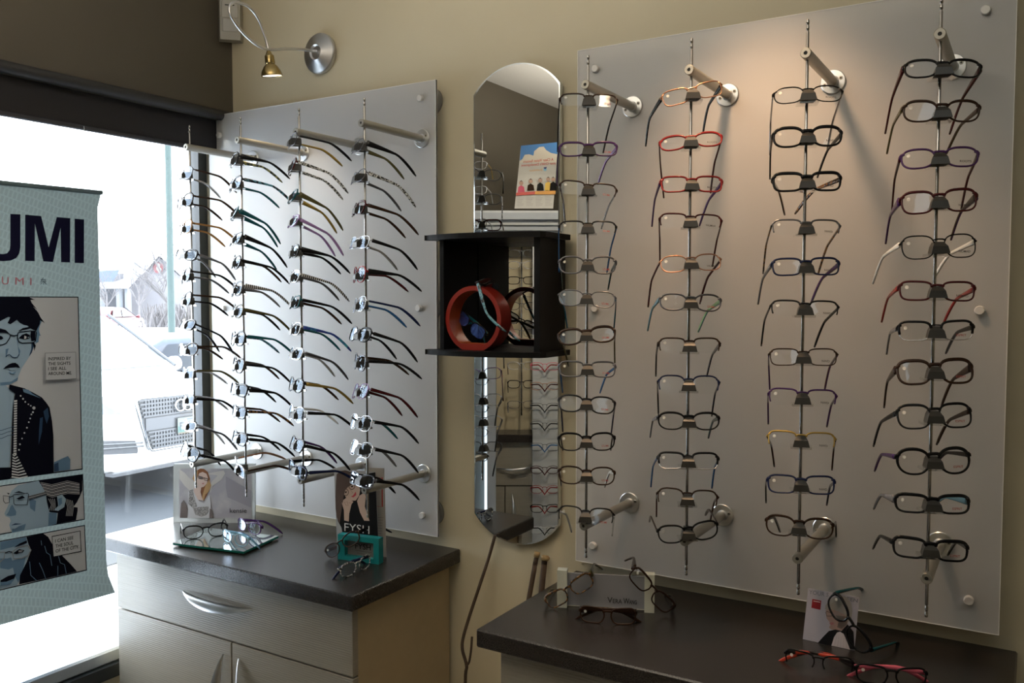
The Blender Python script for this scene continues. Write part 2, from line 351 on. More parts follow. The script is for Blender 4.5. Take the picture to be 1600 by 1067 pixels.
inkF = banner_cloth('ink_pale_blue', L(.30,.42,.55)); inkM = banner_cloth('ink_mid_blue', L(.13,.23,.36)); inkD = banner_cloth('ink_dark_blue', L(.03,.06,.12)); inkP = banner_cloth('ink_pink', L(.40,.14,.17)); inkG = banner_cloth('ink_grey', L(.25,.27,.30))
A = zc(0, 270, 5.928); a = Art(bmap)
a.poly(A([(95,380),(188,385),(188,690),(178,745),(150,788),(100,812),(30,818),(-50,812),(-110,780),(-140,735),(-150,680),(-150,362),(-57,368),(-57,680),(-45,725),(-10,750),(30,753),(65,745),(88,715),(95,670)]), inkN)
a.poly(A([(232,388),(380,400),(450,690),(525,410),(650,420),(648,830),(565,828),(560,510),(490,826),(400,820),(322,470),(320,818),(232,815)]), inkN)
a.poly(A([(690,425),(778,432),(776,836),(690,834)]), inkN)
a.poly(A([(-520,330),(-200,355),(-200,440),(-400,730),(-200,740),(-200,825),(-530,815),(-530,730),(-320,430),(-520,418)]), inkN)
for i, (lx, gl) in enumerate([(16,'U'),(140,'M'),(278,'I')]):
    wd = 62 if gl == 'U' else 78 if gl == 'M' else 12
    a.text(gl, A([(lx,962+i*5)])[0], A([(lx+wd,966+i*5)])[0], A([(lx,1032+i*3)])[0], inkP)
for p in ([(398,970),(392,984)],[(380,986),(420,988),(420,1006),(380,1004),(380,986)],[(380,995),(420,997)],[(400,1006),(400,1034),(394,1030)],[(370,1012),(392,1013),(372,1033)],[(424,1010),(408,1018)],[(402,1008),(415,1024),(432,1033)]): a.line(A(p), .75, inkK)
a.obj('brand_lettering', ban)
# first comic panel: portrait of a woman with short hair
A = zc(0, 450, 7.115); Cc = zc(0, 590, 6.669); Dz = zc(0, 730, 5.336); a = Art(bmap)
a.poly([(-60,463),(122.5,463.5),(129,733.5),(0,750.5),(-60,757)], inkK); a.poly([(-58.5,464.5),(121,465),(127.5,732),(0,749),(-58.5,755.5)], inkW)
a.poly(Cc([(-350,60),(0,0),(60,80),(90,110),(150,160),(120,500),(100,940),(-350,940)]), inkF)
a.poly(A([(0,360),(60,330),(110,315),(200,350),(300,410),(400,430),(435,460),(440,520),(425,590),(380,640),(350,720),(300,800),(240,890),(200,990),(120,1040),(0,1055),(-80,1000),(-140,800),(-170,500),(-130,380)]), inkF)
a.poly(A([(190,490),(185,560),(200,650),(225,700),(210,760),(190,600)]), inkM); a.poly(A([(60,680),(95,670),(75,740),(60,765)]), inkM); a.poly(A([(350,600),(385,610),(350,720),(320,760),(345,680)]), inkD)
a.poly(A([(0,1050),(120,1040),(200,990),(190,1030),(100,1075),(0,1085)]), inkM)
a.poly(A([(400,240),(440,310),(460,370),(440,420),(425,470),(445,520),(455,528),(430,530),(425,600),(400,610),(395,560),(405,480),(380,420)]), inkM)
a.poly(A([(-170,95),(310,97),(385,132),(335,130),(350,165),(412,242),(365,205),(420,270),(450,330),(495,388),(445,360),(440,400),(400,475),(345,455),(300,415),(260,408),(215,385),(185,352),(140,385),(110,402),(82,388),(100,350),(112,325),(90,320),(60,335),(0,368),(-170,430)]), inkK)
a.poly(A([(355,600),(370,600),(395,640),(378,700),(372,650)]), inkK)
a.poly(A([(198,478),(250,445),(335,428),(340,448),(250,468)]), inkK); a.poly(A([(-60,460),(0,448),(60,465),(92,495),(40,490),(-60,485)]), inkK)
a.poly(A([(200,560),(240,520),(290,503),(330,525),(322,562),(270,572)]), inkK); a.poly(A([(268,528),(293,540),(285,562),(262,568)]), inkW); a.poly(A([(300,545),(318,540),(312,558)]), inkF)
a.poly(A([(-10,530),(15,535),(35,560),(10,572),(-10,570)]), inkK); a.poly(A([(338,480),(388,478),(385,580),(345,592),(332,540)]), inkK)
a.line(A([(195,500),(215,488),(330,475),(392,478),(400,500),(388,590),(360,608),(240,612),(205,595),(188,545)]), 1.5, inkK, True)
a.line(A([(-120,490),(20,490),(85,500),(112,520),(100,560),(65,612),(20,632),(-120,640)]), 1.5, inkK); a.line(A([(112,522),(150,530),(188,524)]), 1.6, inkK)
a.line(A([(60,765),(72,748),(100,738),(118,755),(132,768),(160,774),(190,766),(207,735)]), 1.3, inkD)
a.poly(A([(28,898),(60,868),(95,845),(130,832),(165,830),(195,850),(218,888),(170,880),(130,884),(80,888)]), inkK); a.poly(A([(80,890),(130,886),(190,884),(160,912),(120,915)]), inkF); a.poly(A([(92,928),(130,945),(172,926),(160,950),(130,958),(105,950)]), inkM)
a.poly(Cc([(95,70),(250,110),(340,155),(430,205),(480,265),(510,310),(535,450),(550,600),(553,985),(270,1025),(100,1043),(112,700),(118,500),(130,300),(150,165),(88,115)]), inkK)
a.poly(Cc([(230,115),(290,125),(330,165),(420,215),(340,185),(240,150)]), inkM); a.poly(Cc([(445,350),(490,310),(505,400),(480,480),(460,420)]), inkD); a.poly(Cc([(410,420),(440,410),(430,560),(395,700),(400,540)]), inkD)
a.poly(Cc([(-350,940),(105,932),(100,1045),(0,1062),(-350,1105)]), inkK)
a.poly(Cc([(555,880),(640,840),(700,815),(725,850),(722,955),(655,965),(600,972),(556,978)]), inkM); a.poly(Cc([(556,900),(600,880),(605,970),(556,978)]), inkD)
for i in range(22):
    t = i/21; y = 235+t*545; x = 155-t*12; a.poly(Cc([(x-16,y),(x+16,y-4),(x+16,y+13),(x-16,y+18)]), inkW)
for i in range(9):
    t = i/8; y = 790+t*230; x0 = 118-t*12; x1 = 155+t*115; a.poly(Cc([(x0,y),((x0+x1)/2,y+14),(x1,y-4),(x1+6,y+10),((x0+x1)/2,y+28),(x0,y+16)]), inkW)
for x, y, r in [(200,187,9),(225,218,10),(248,250,9),(280,275,8),(305,290,8),(337,313,17),(327,357,10),(310,380,9),(298,422,8),(283,460,8),(263,518,9),(237,572,9),(212,630,8),(190,690,9),(180,748,9)]: a.dot(*Cc([(x,y)])[0], r/6.669, inkW)
for k in range(3): a.line(Cc([(-200,560+k*40),(0,545+k*42),(60,525+k*38),(128,505+k*42)]), .8, inkD)
a.poly(A([(478,718),(822,707),(832,1006),(486,1026)]), inkG); a.poly(A([(484,724),(817,713),(826,1000),(492,1020)]), inkW)
for t, y0, y1, xe in [('INSPIRED BY',768,803,767),('THE SIGHTS',823,858,762),('I SEE ALL',877,913,715),('AROUND ME.',931,967,777)]: a.text(t, A([(515,y0)])[0], A([(xe,y0-8)])[0], A([(515,y1)])[0], inkK, .012)
a.obj('comic_portrait', ban)
# second comic panel: man in profile
a = Art(bmap)
a.poly(Dz([(-300,197),(0,153),(692,56),(707,437),(0,563),(-300,617)]), inkK); a.poly(Dz([(-300,205),(0,161),(684,66),(700,430),(0,554),(-300,608)]), inkW)
a.poly(Dz([(320,112),(230,130),(150,150),(95,195),(70,250),(75,300),(35,385),(45,408),(80,420),(88,448),(75,480),(85,512),(100,545),(240,520),(400,490),(470,470),(480,370),(390,240),(370,190)]), inkF)
a.poly(Dz([(240,250),(300,280),(290,370),(250,340)]), inkM); a.poly(Dz([(85,330),(100,310),(135,370),(130,400),(90,408),(50,400),(70,370)]), inkM); a.poly(Dz([(100,510),(215,470),(200,520),(100,545)]), inkM); a.poly(Dz([(405,380),(470,360),(470,470),(400,490)]), inkM)
a.poly(Dz([(320,112),(420,98),(560,78),(684,64),(685,190),(665,240),(640,290),(610,330),(645,335),(645,360),(632,440),(470,470),(480,380),(410,372),(390,290),(383,235),(362,180)]), inkK)
for k in range(9):
    y = 115+k*13; a.line(Dz([(335+k*6,y+10),(430,y+30),(560,y-2),(660,y+20-k*2)]), 1.2, inkW if k % 2 else inkG)
for k in range(5): a.line(Dz([(540+k*14,260+k*4),(560+k*12,330),(548+k*12,405)]), 1.3, inkG)
for k in range(4): a.line(Dz([(400+k*16,260),(425+k*10,310),(405+k*16,360)]), 1.2, inkG)
a.poly(Dz([(470,240),(510,225),(545,262),(530,330),(480,362),(445,356),(480,320)]), inkF); a.poly(Dz([(480,260),(510,250),(512,300),(485,325)]), inkM)
a.poly(Dz([(225,240),(380,200),(385,222),(240,268)]), inkG); a.line(Dz([(225,246),(382,206)]), .9, inkK); a.line(Dz([(236,264),(384,220)]), .9, inkK)
a.line(Dz([(105,228),(225,214),(232,225),(222,312),(122,312),(110,300)]), 1.1, inkK, True); a.line(Dz([(20,235),(72,240),(70,292),(38,298),(24,280)]), 1.0, inkK, True); a.line(Dz([(72,248),(105,236)]), 1.1, inkK)
a.poly(Dz([(130,258),(180,235),(203,252),(150,268)]), inkK); a.poly(Dz([(108,212),(150,197),(205,215),(150,210)]), inkK); a.poly(Dz([(48,210),(75,215),(65,225)]), inkK)
a.poly(Dz([(85,482),(120,464),(178,470),(120,478)]), inkD); a.poly(Dz([(85,488),(120,480),(160,482),(115,512),(90,508)]), inkF)
a.obj('comic_profile', ban)
# third comic panel: woman with long hair
a = Art(bmap)
a.poly(Dz([(-300,672),(0,613),(707,480),(724,860),(0,1027),(-300,1096)]), inkK); a.poly(Dz([(-300,681),(0,621),(700,489),(716,853),(0,1018),(-300,1087)]), inkW)
a.poly(Dz([(-200,664),(0,622),(218,581),(235,640),(250,700),(215,800),(160,950),(140,984),(0,1016),(-200,1060)]), inkF)
a.poly(Dz([(0,760),(60,760),(90,750),(122,830),(70,852),(0,840)]), inkM); a.poly(Dz([(95,780),(215,740),(190,860),(150,960),(120,900)]), inkM); a.poly(Dz([(0,622),(215,581),(225,625),(120,660),(0,690)]), inkM)
a.poly(Dz([(218,580),(360,552),(400,580),(440,650),(520,740),(590,810),(640,868),(300,945),(158,975),(165,900),(220,790),(258,690),(235,640)]), inkK)
for p in ([(245,785),(255,900),(305,945)],[(325,795),(355,860),(380,930)],[(480,820),(480,905)],[(370,655),(385,710),(415,730),(430,820)],[(485,740),(500,795),(535,810),(550,885)],[(340,610),(345,650)]): a.line(Dz(p), .9, inkM)
a.poly(Dz([(428,573),(668,527),(676,702),(440,749)]), inkK); a.poly(Dz([(433,579),(662,533),(670,697),(445,742)]), inkW)
for t, l, r_2, b in [('I CAN SEE',(457,600),(608,570),(457,628)),('THE SOUL',(458,643),(608,612),(458,672)),('OF THE CITY.',(460,684),(656,645),(460,712))]: a.text(t, *Dz([l, r_2, b]), inkK, .012)
a.line(Dz([(98,705),(150,665),(225,650),(255,688),(232,732),(180,755),(112,762)]), 1.6, inkG, True); a.line(Dz([(-60,710),(38,705),(30,755),(0,785),(-60,800)]), 1.6, inkG); a.line(Dz([(38,712),(70,700),(98,706)]), 1.6, inkK)
a.poly(Dz([(105,715),(155,680),(200,690),(185,708),(130,722)]), inkK); a.poly(Dz([(150,690),(190,690),(175,705),(150,708)]), inkG); a.poly(Dz([(108,668),(160,633),(218,608),(220,630),(150,655)]), inkK)
a.poly(Dz([(0,940),(60,905),(130,885),(115,925),(40,955),(0,960)]), inkK); a.poly(Dz([(0,955),(60,950),(120,925),(80,975),(0,985)]), inkM)
a.obj('comic_closeup', ban)
# ------------------------------------------------------------------ outside the window
GZ = -.33
snow_m = pm('snow', L(.86,.88,.92), .7, noise=.05, nscale=2, bump=.3, bscale=6)
asph_m = pm('shaded_asphalt', L(.022,.025,.030), .6, noise=.25, nscale=3)
struct('ground', MB().box(-160, -.24, -60, 160, GZ-.2, GZ), snow_m)
paintw = pm('white_car_paint', L(.82,.83,.84), .25, noise=.02, coat=.8); paintb = pm('dark_blue_car_paint', L(.018,.028,.055), .25, noise=.05, coat=.8)
paintr = pm('red_car_paint', L(.12,.03,.036), .3, noise=.05); paintg = pm('pale_car_paint', L(.12,.14,.18), .3, noise=.05)
cglass = pm('car_window_glass', L(.025,.032,.045), .08, spec=.3); wglass = pm('sky_reflection_windscreen', L(.105,.125,.135), .3, spec=.8, noise=.1)  # sky reflection is put into the windscreen's pale colour
tyre = pm('tyre_rubber', L(.02,.02,.022), .8); chrome = pm('chrome', L(.8,.82,.85), .08, 1); grilm = pm('grille_plastic', L(.028,.03,.034), .5); grilb = pm('grille_bar', L(.075,.078,.085), .35, .4)
headm = pm('headlight_glass', L(.09,.105,.125), .08, spec=1, noise=.4, nscale=30)
def loft(mb, secs, n=20, mi=0):                     # secs: (x, half width, z bottom, z top, roundness)
    vs = []
    for x, hw, z0, z1, e in secs:
        for k in range(n):
            t = 2*PI*(k+.5)/n; c, s = math.cos(t), math.sin(t)
            vs.append((x, hw*math.copysign(abs(c)**e, c), (z0+z1)/2+(z1-z0)/2*math.copysign(abs(s)**e, s)))
    fs = [(i*n+k, i*n+(k+1) % n, (i+1)*n+(k+1) % n, (i+1)*n+k) for i in range(len(secs)-1) for k in range(n)]
    fs += [tuple(range(n))[::-1], tuple((len(secs)-1)*n+k for k in range(n))]
    mb.add(vs, fs, mi)
def car(name, label, pos, rz, paint, suv, group=None, glass=None):
    t = thing(name, label, 'car', pos, group); t.rotation_euler = (0, 0, rz)
    k = 1.0 if suv else .82; O = (0,0,0); b = MB()
    loft(b, [(.0,.62,.32,.84*k,.35),(-.06,.80,.26,.93*k,.3),(-.25,.93,.25,1.0*k,.3),(-.6,.97,.25,1.04*k,.28),(-1.35,.98,.25,1.10*k,.3),(-2.5,.98,.25,1.10*k,.28),(-4.2,.97,.25,1.12*k,.28),(-4.8,.90,.3,1.05*k,.3),(-5.0,.80,.35,.95*k,.35)], 24)
    b.obj('body', paint, t, 40, org=O)
    r = MB(); loft(r, [(-1.25,.86,1.0*k,1.09*k,.3),(-1.75,.76,1.0*k,1.42*k,.3),(-2.25,.67,1.0*k,1.70*k,.35),(-3.2,.68,1.0*k,1.74*k,.35),(-4.2,.67,1.0*k,1.70*k,.35),(-4.75,.72,1.0*k,1.25*k,.3)], 20); r.obj('roof', paint, t, 40, org=O)
    g = glass or cglass
    MB().add([(-1.30,.80,1.11*k),(-1.30,-.80,1.11*k),(-2.18,-.585,1.655*k),(-2.18,.585,1.655*k)], [(0,1,2,3)]).obj('windscreen', g, t, org=(-.035,0,-.03))
    for s in (1, -1): MB().tube([(-1.27,.83*s,1.10*k),(-2.17,.62*s,1.665*k)], .018, 6).obj('pillar_trim', grilb, t, org=(-.035,0,-.03))
    for s in (1, -1):
        MB().add([(-1.75,.80*s,1.14*k),(-2.35,.70*s,1.60*k),(-3.1,.715*s,1.62*k),(-3.1,.79*s,1.14*k)], [(0,1,2,3)]).obj('side_window', cglass, t, org=(0,-.02*s,0))
        MB().add([(-3.2,.79*s,1.14*k),(-3.2,.715*s,1.62*k),(-4.15,.70*s,1.56*k),(-4.4,.77*s,1.14*k)], [(0,1,2,3)]).obj('side_window', cglass, t, org=(0,-.02*s,0))
        for x in (-.95, -3.95): MB().lathe((x, s*.78, .36), (0, s, 0), [(0,.30),(.02,.36),(.18,.36),(.20,.30),(.19,.22),(.17,.05)], 24).obj('wheel', tyre, t, 40, org=O)
        MB().lathe((-1.62, s*1.0, 1.10*k), (0, s, .15), [(-.05,.03),(0,.06),(.09,.09),(.16,.08),(.19,.03)], 14).obj('door_mirror', paint, t, 40, org=O)
    return t
CX0, CY0 = -4.9, 3.606
av = car('white_car', 'white car parked nose-in outside the window, four rings on its grille', (CX0, CY0, GZ), 0, paintw, True, glass=wglass)
cm = lambda px, py, x=.03: gx(px, py, CX0+x) - Vector((CX0, CY0, GZ))
I_ = zc(130, 580, 4.85); O = (0,0,0)
def cpoly(pts, x, mirror=False):
    out = [cm(*I_([p])[0], x) for p in pts]
    if mirror: out = [Vector((p.x, -p.y, p.z)) for p in out]
    return out
gl_ = cpoly([(398,235),(405,222),(430,208),(640,186)], .05); gl2 = cpoly([(515,600),(498,575)], .05)
half = gl_ + [Vector((.05,0,gl_[0].z+.045))]; bot = [Vector((.05,0,gl2[0].z-.005))]+gl2
# symmetrical outline of the grille
top = [p for p in gl_ if p.y < -.02]; outl = top + [Vector((p.x,-p.y,p.z)) for p in reversed(top)] + [Vector((p.x,-p.y,p.z)) for p in reversed(gl2)] + gl2
gr = MB().prism(outl, (-.03,0,0)).obj('grille', grilm, av, org=O)
cgr = MB().tube([p+Vector((.006,0,0)) for p in outl], .012, 6, closed=True); oo = cgr.obj('grille_surround', chrome, None, True, org=O); oo.location = (0,0,0); oo.parent = gr
zs = [p.z for p in outl]; z1, z0 = max(zs), min(zs); m = MB()
def gw(z): t = (z-z0)/(z1-z0); return .30+(.475-.30)*min(1, t*1.0)
yT = abs(top[0].y); yB = abs(gl2[0].y)
for i in range(13):
    z = z0+(z1-z0)*(i+.5)/13; hw = yB+(yT-yB)*((z-z0)/(z1-z0))-.02
    if 5 <= i <= 7: continue
    m.box(.05, .062, -hw, hw, z-.008, z+.008)
for lo, hi in ((0, 5/13), (8/13, 1)):
    for k in range(-15, 16):
        y = k*.032; za, zb2 = z0+(z1-z0)*lo+.01, z0+(z1-z0)*hi-.01
        hw = yB+(yT-yB)*((za-z0)/(z1-z0))-.02
        if abs(y) < hw: m.box(.05, .060, y-.0075, y+.0075, za, zb2)
hw = yB+(yT-yB)*.5-.02; m.box(.05, .058, -hw, hw, z0+(z1-z0)*5/13, z0+(z1-z0)*8/13)
oo = m.obj('grille_bars', grilb, None, org=O); oo.parent = gr
rc = cm(*I_([(690,262)])[0], .07)
for i in range(4):
    y = (i-1.5)*.082; m = MB().tube([(.085, y+.055*math.cos(2*PI*k/24), rc.z+.055*math.sin(2*PI*k/24)) for k in range(24)], .0085, 8, closed=True); m.obj('badge_ring', chrome, av, True, org=O)
pb = cm(*I_([(655,425)])[0], .08); pz = pb.z
pl = MB().box(.075, .085, -.155, .155, pz-.077, pz+.077).obj('licence_plate', pm('plate_white', L(.115,.13,.125), .4), av, org=O)
a = Art(lambda x, y, k: Vector((.0855+.00013*k, x, pz+y))); inkpl = pm('plate_ink', L(.025,.03,.042), .5)
a.poly([(-.155,-.077),(-.02,-.077),(-.09,-.02),(-.155,.0)], pm('plate_teal', L(.05,.11,.10), .5)); a.poly([(-.155,-.077),(.155,-.077),(.155,-.064),(-.155,-.064)], pm('plate_tan', L(.11,.085,.06), .5))
a.text('FMG', (-.135,.035), (.0,.035), (-.135,-.045), inkpl, .01); a.poly([(-.06,.053),(.06,.053),(.06,.061),(-.06,.061)], pm('plate_blue', L(.05,.07,.11), .5))
oo = a.mb.obj('plate_lettering', a.mats, None, org=O); oo.parent = pl
for s in (False, True):
    hp = cpoly([(20,200),(60,190),(130,188),(190,195),(230,230),(292,327),(275,333),(130,330),(30,325)], .0, s); MB().prism([p+Vector((-.16+.05*(abs(p.y) < .75),0,0)) for p in hp], (.12,0,0)).obj('headlight', headm, av, org=O)
    vp = cpoly([(60,532),(130,530),(390,525),(412,600),(405,622),(140,632),(70,632)], .0, s); v_ = MB().prism([p+Vector((-.12,0,0)) for p in vp], (.13,0,0)).obj('air_intake', pm('intake_grey', L(.04,.043,.05), .5), av, org=O)
    mm = MB()
    for yy in (0.28, .62):
        p0, p1 = vp[0]*(1-yy)+vp[-1]*yy, vp[2]*(1-yy)+vp[3]*yy; mm.tube([(.02,p0.y,p0.z),(.02,p1.y+(.06 if not s else -.06),p1.z)], .008, 6)
    oo = mm.obj('intake_bar', pm('intake_bar', L(.09,.095,.10), .4), None, org=O); oo.parent = v_
lb = cpoly([(150,712),(530,690),(900,640)], .0); MB().box(-.10, .012, -.80, .80, .27, .30).obj('bumper_strip', grilb, av, org=O)
struct('road_outside', MB().box(-9.5, -3.35, 1.6, 7.5, GZ, GZ+.012), asph_m)  # asphalt patch under the car, its shadow put into the dark colour
# dark blue car behind, distant traffic
p = gd(452, 520, 12.6); car('blue_car', 'dark blue car parked behind the white car', (p.x+2.5*.607, p.y+2.5*.794, GZ), math.radians(52.6), paintb, False)
cars = [(156,40,paintg,.9,'pale blue car, leftmost across the snowy road'),(178,58,paintw,.5,'snow white car between the pale blue car and red car'),(200,47,paintr,2.2,'red car parked across the road by the trees')]
for px, d, pt, rz, lb_ in cars:
    p = gd(px, 470, d); car('parked_car', lb_, (p.x, p.y, GZ), rz, pt, False)
# green pole
pole_m = pm('green_pole_paint', L(.016,.036,.034), .5, noise=.2, nscale=3)
p = gd(267.5, 480, 25); tag(MB().lathe((p.x, p.y, GZ), (0,0,1), [(0,.16),(.05,.16),(.06,.105),(9,.085)], 16).obj('utility_pole', pole_m, None, 40, org=(p.x,p.y,GZ)), 'tall green metal pole standing across the parking lot', 'pole')
struct('road_kerb', MB().prism([gd(60,520,30).xy.to_3d()+Vector((0,0,GZ)), gd(420,520,30).xy.to_3d()+Vector((0,0,GZ)), gd(420,520,33).xy.to_3d()+Vector((0,0,GZ)), gd(60,520,33).xy.to_3d()+Vector((0,0,GZ))], (0,0,.75)), snow_m)
# supermarket
J = zc(130, 380, 5.333); DB = 62
wallp = pm('pale_store_wall', L(.125,.118,.125), .7, noise=.08, nscale=2); roofp = pm('snowy_roof', L(.15,.158,.17), .6, noise=.05); bandp = pm('store_blue_band', L(.06,.08,.14), .5); darkp = pm('store_shade', L(.05,.05,.056), .7, noise=.2, nscale=1)
redp = pm('store_sign_red', L(.11,.02,.024), .4); whp = pm('store_sign_white', L(.13,.13,.13), .5)
P0 = gd(210, 470, DB); st = thing('store_building', 'pale store building with gabled front and round red sign', 'building', (P0.x, P0.y, GZ))
def jp(x, y, d=0): q = J([(x, y)])[0]; return gd(q[0], q[1], DB+d)
def lowz(p): q = p.copy(); q.z = GZ; return q
fa = [jp(352,300), jp(462,293), jp(625,108), jp(800,270), jp(1050,300)]; MB().prism([lowz(jp(352,300))]+fa+[lowz(jp(1050,300))], FH*14).obj('gabled_wall', wallp, st)
roof = MB().hexa([jp(452,300,-.4), jp(625,104,-.4), jp(625,104,9), jp(440,300,9), jp(452,290,-.4), jp(625,96,-.4), jp(480,96,9), jp(400,200,9)])
roof.add([jp(625,96,-.5), jp(810,268,-.5), jp(900,268,10), jp(625,96,10)], [(0,1,2,3)]); roof.add([jp(452,296,-.6), jp(335,296,-.6), jp(270,375,-3), jp(375,378,-3)], [(0,1,2,3)])
roof.add([jp(335,296,-.6), jp(340,195,6), jp(415,195,6), jp(490,108,8), jp(625,100,-.5), jp(455,293,-.6)], [(0,1,2,3,4,5)]); roof.obj('roof', roofp, st)
MB().prism([lowz(jp(-300,380,2)), jp(-300,250,2), jp(345,250,2), lowz(jp(345,380,2))], FH*12).obj('side_wing', wallp, st)
MB().add([jp(-300,322,0), jp(245,322,0), jp(308,222,0), jp(-300,250,0)], [(0,1,2,3)]).obj('blue_band', bandp, st)
MB().add([jp(-300,378,-3), jp(372,378,-3), jp(340,295,-.5), jp(260,322,-.5), jp(-300,322,-.5)], [(0,1,2,3,4)]).obj('canopy_roof', roofp, st)
MB().add([jp(-300,250,.1), jp(300,222,.1), jp(310,212,.1), jp(-300,218,.1)], [(0,1,2,3)]).obj('parapet', roofp, st)
MB().prism([lowz(jp(-300,380,1.5)), jp(-300,380,1.5), jp(372,380,1.5), lowz(jp(372,380,1.5))], FH*.2).obj('arcade_shade', darkp, st)
for x in (150, 300, 372):
    q = jp(x, 380, -2.5); MB().box(q.x-.15, q.x+.15, q.y-.15, q.y+.15, GZ, q.z).obj('column', roofp, st)
a = Art(lambda x, y, k: jp(x, y, -.12-.05*k)); 
a.poly([(628+45*math.cos(2*PI*k/28), 206+45*math.sin(2*PI*k/28)) for k in range(28)], redp)
a.poly([(625,163),(642,180),(640,200),(655,215),(650,240),(632,252),(626,235),(612,225),(606,205),(618,190),(616,175)], whp)
a.obj('round_sign', st)
# bare trees and hedge
barkp = pm('snowy_bark', L(.095,.085,.085), .8, noise=.3, nscale=3)
def bare_tree(px, base_y, d, h, seed, label):
    rnd = random.Random(seed); p = gd(px, base_y, d); base = Vector((p.x, p.y, GZ)); mb = MB()
    def grow(a, dr, ln, r, lv):
        pts = [a]; dd = dr
        for i in range(3): dd = (dd+Vector((rnd.uniform(-.2,.2), rnd.uniform(-.2,.2), rnd.uniform(-.05,.15)))).normalized(); pts.append(pts[-1]+dd*ln/3)
        mb.tube(pts, [r, r*.88, r*.76, r*.6], 5 if lv < 2 else 3, caps=False)
        if lv < 3:
            for k in range(5 if lv == 0 else 4):
                q = pts[1+k % 3] if lv else pts[2+(k % 2)]
                an = rnd.uniform(0, 2*PI); nd = (dd*.7+Vector((math.cos(an), math.sin(an), .35))*.8).normalized(); grow(q, nd, ln*rnd.uniform(.55,.75), r*.55, lv+1)
    grow(base, Vector((0,0,1)), h*.42, h*.016, 0)
    return tag(mb.obj('bare_tree', barkp, None, org=base), label, 'tree', 'bare winter trees by the store')
bare_tree(218, 480, 52, 5.2, 3, 'bare winter tree in front of the gabled store'); bare_tree(252, 480, 41, 6.0, 5, 'bare winter tree beside the green pole'); bare_tree(165, 470, 55, 5.0, 8, 'bare winter tree before the blue band of the store')
rnd = random.Random(4); m = MB()
for i in range(260):
    px = rnd.uniform(228, 330); d = rnd.uniform(40, 43); p = gd(px, 480, d); b = Vector((p.x, p.y, GZ+.5))
    m.tube([b, b+Vector((rnd.uniform(-.3,.3), rnd.uniform(-.3,.3), rnd.uniform(.5,1.15)))], [.05,.02], 4)
tag(m.obj('hedge_twigs', barkp, None), 'low leafless hedge in front of the store', 'hedge', kind='stuff')
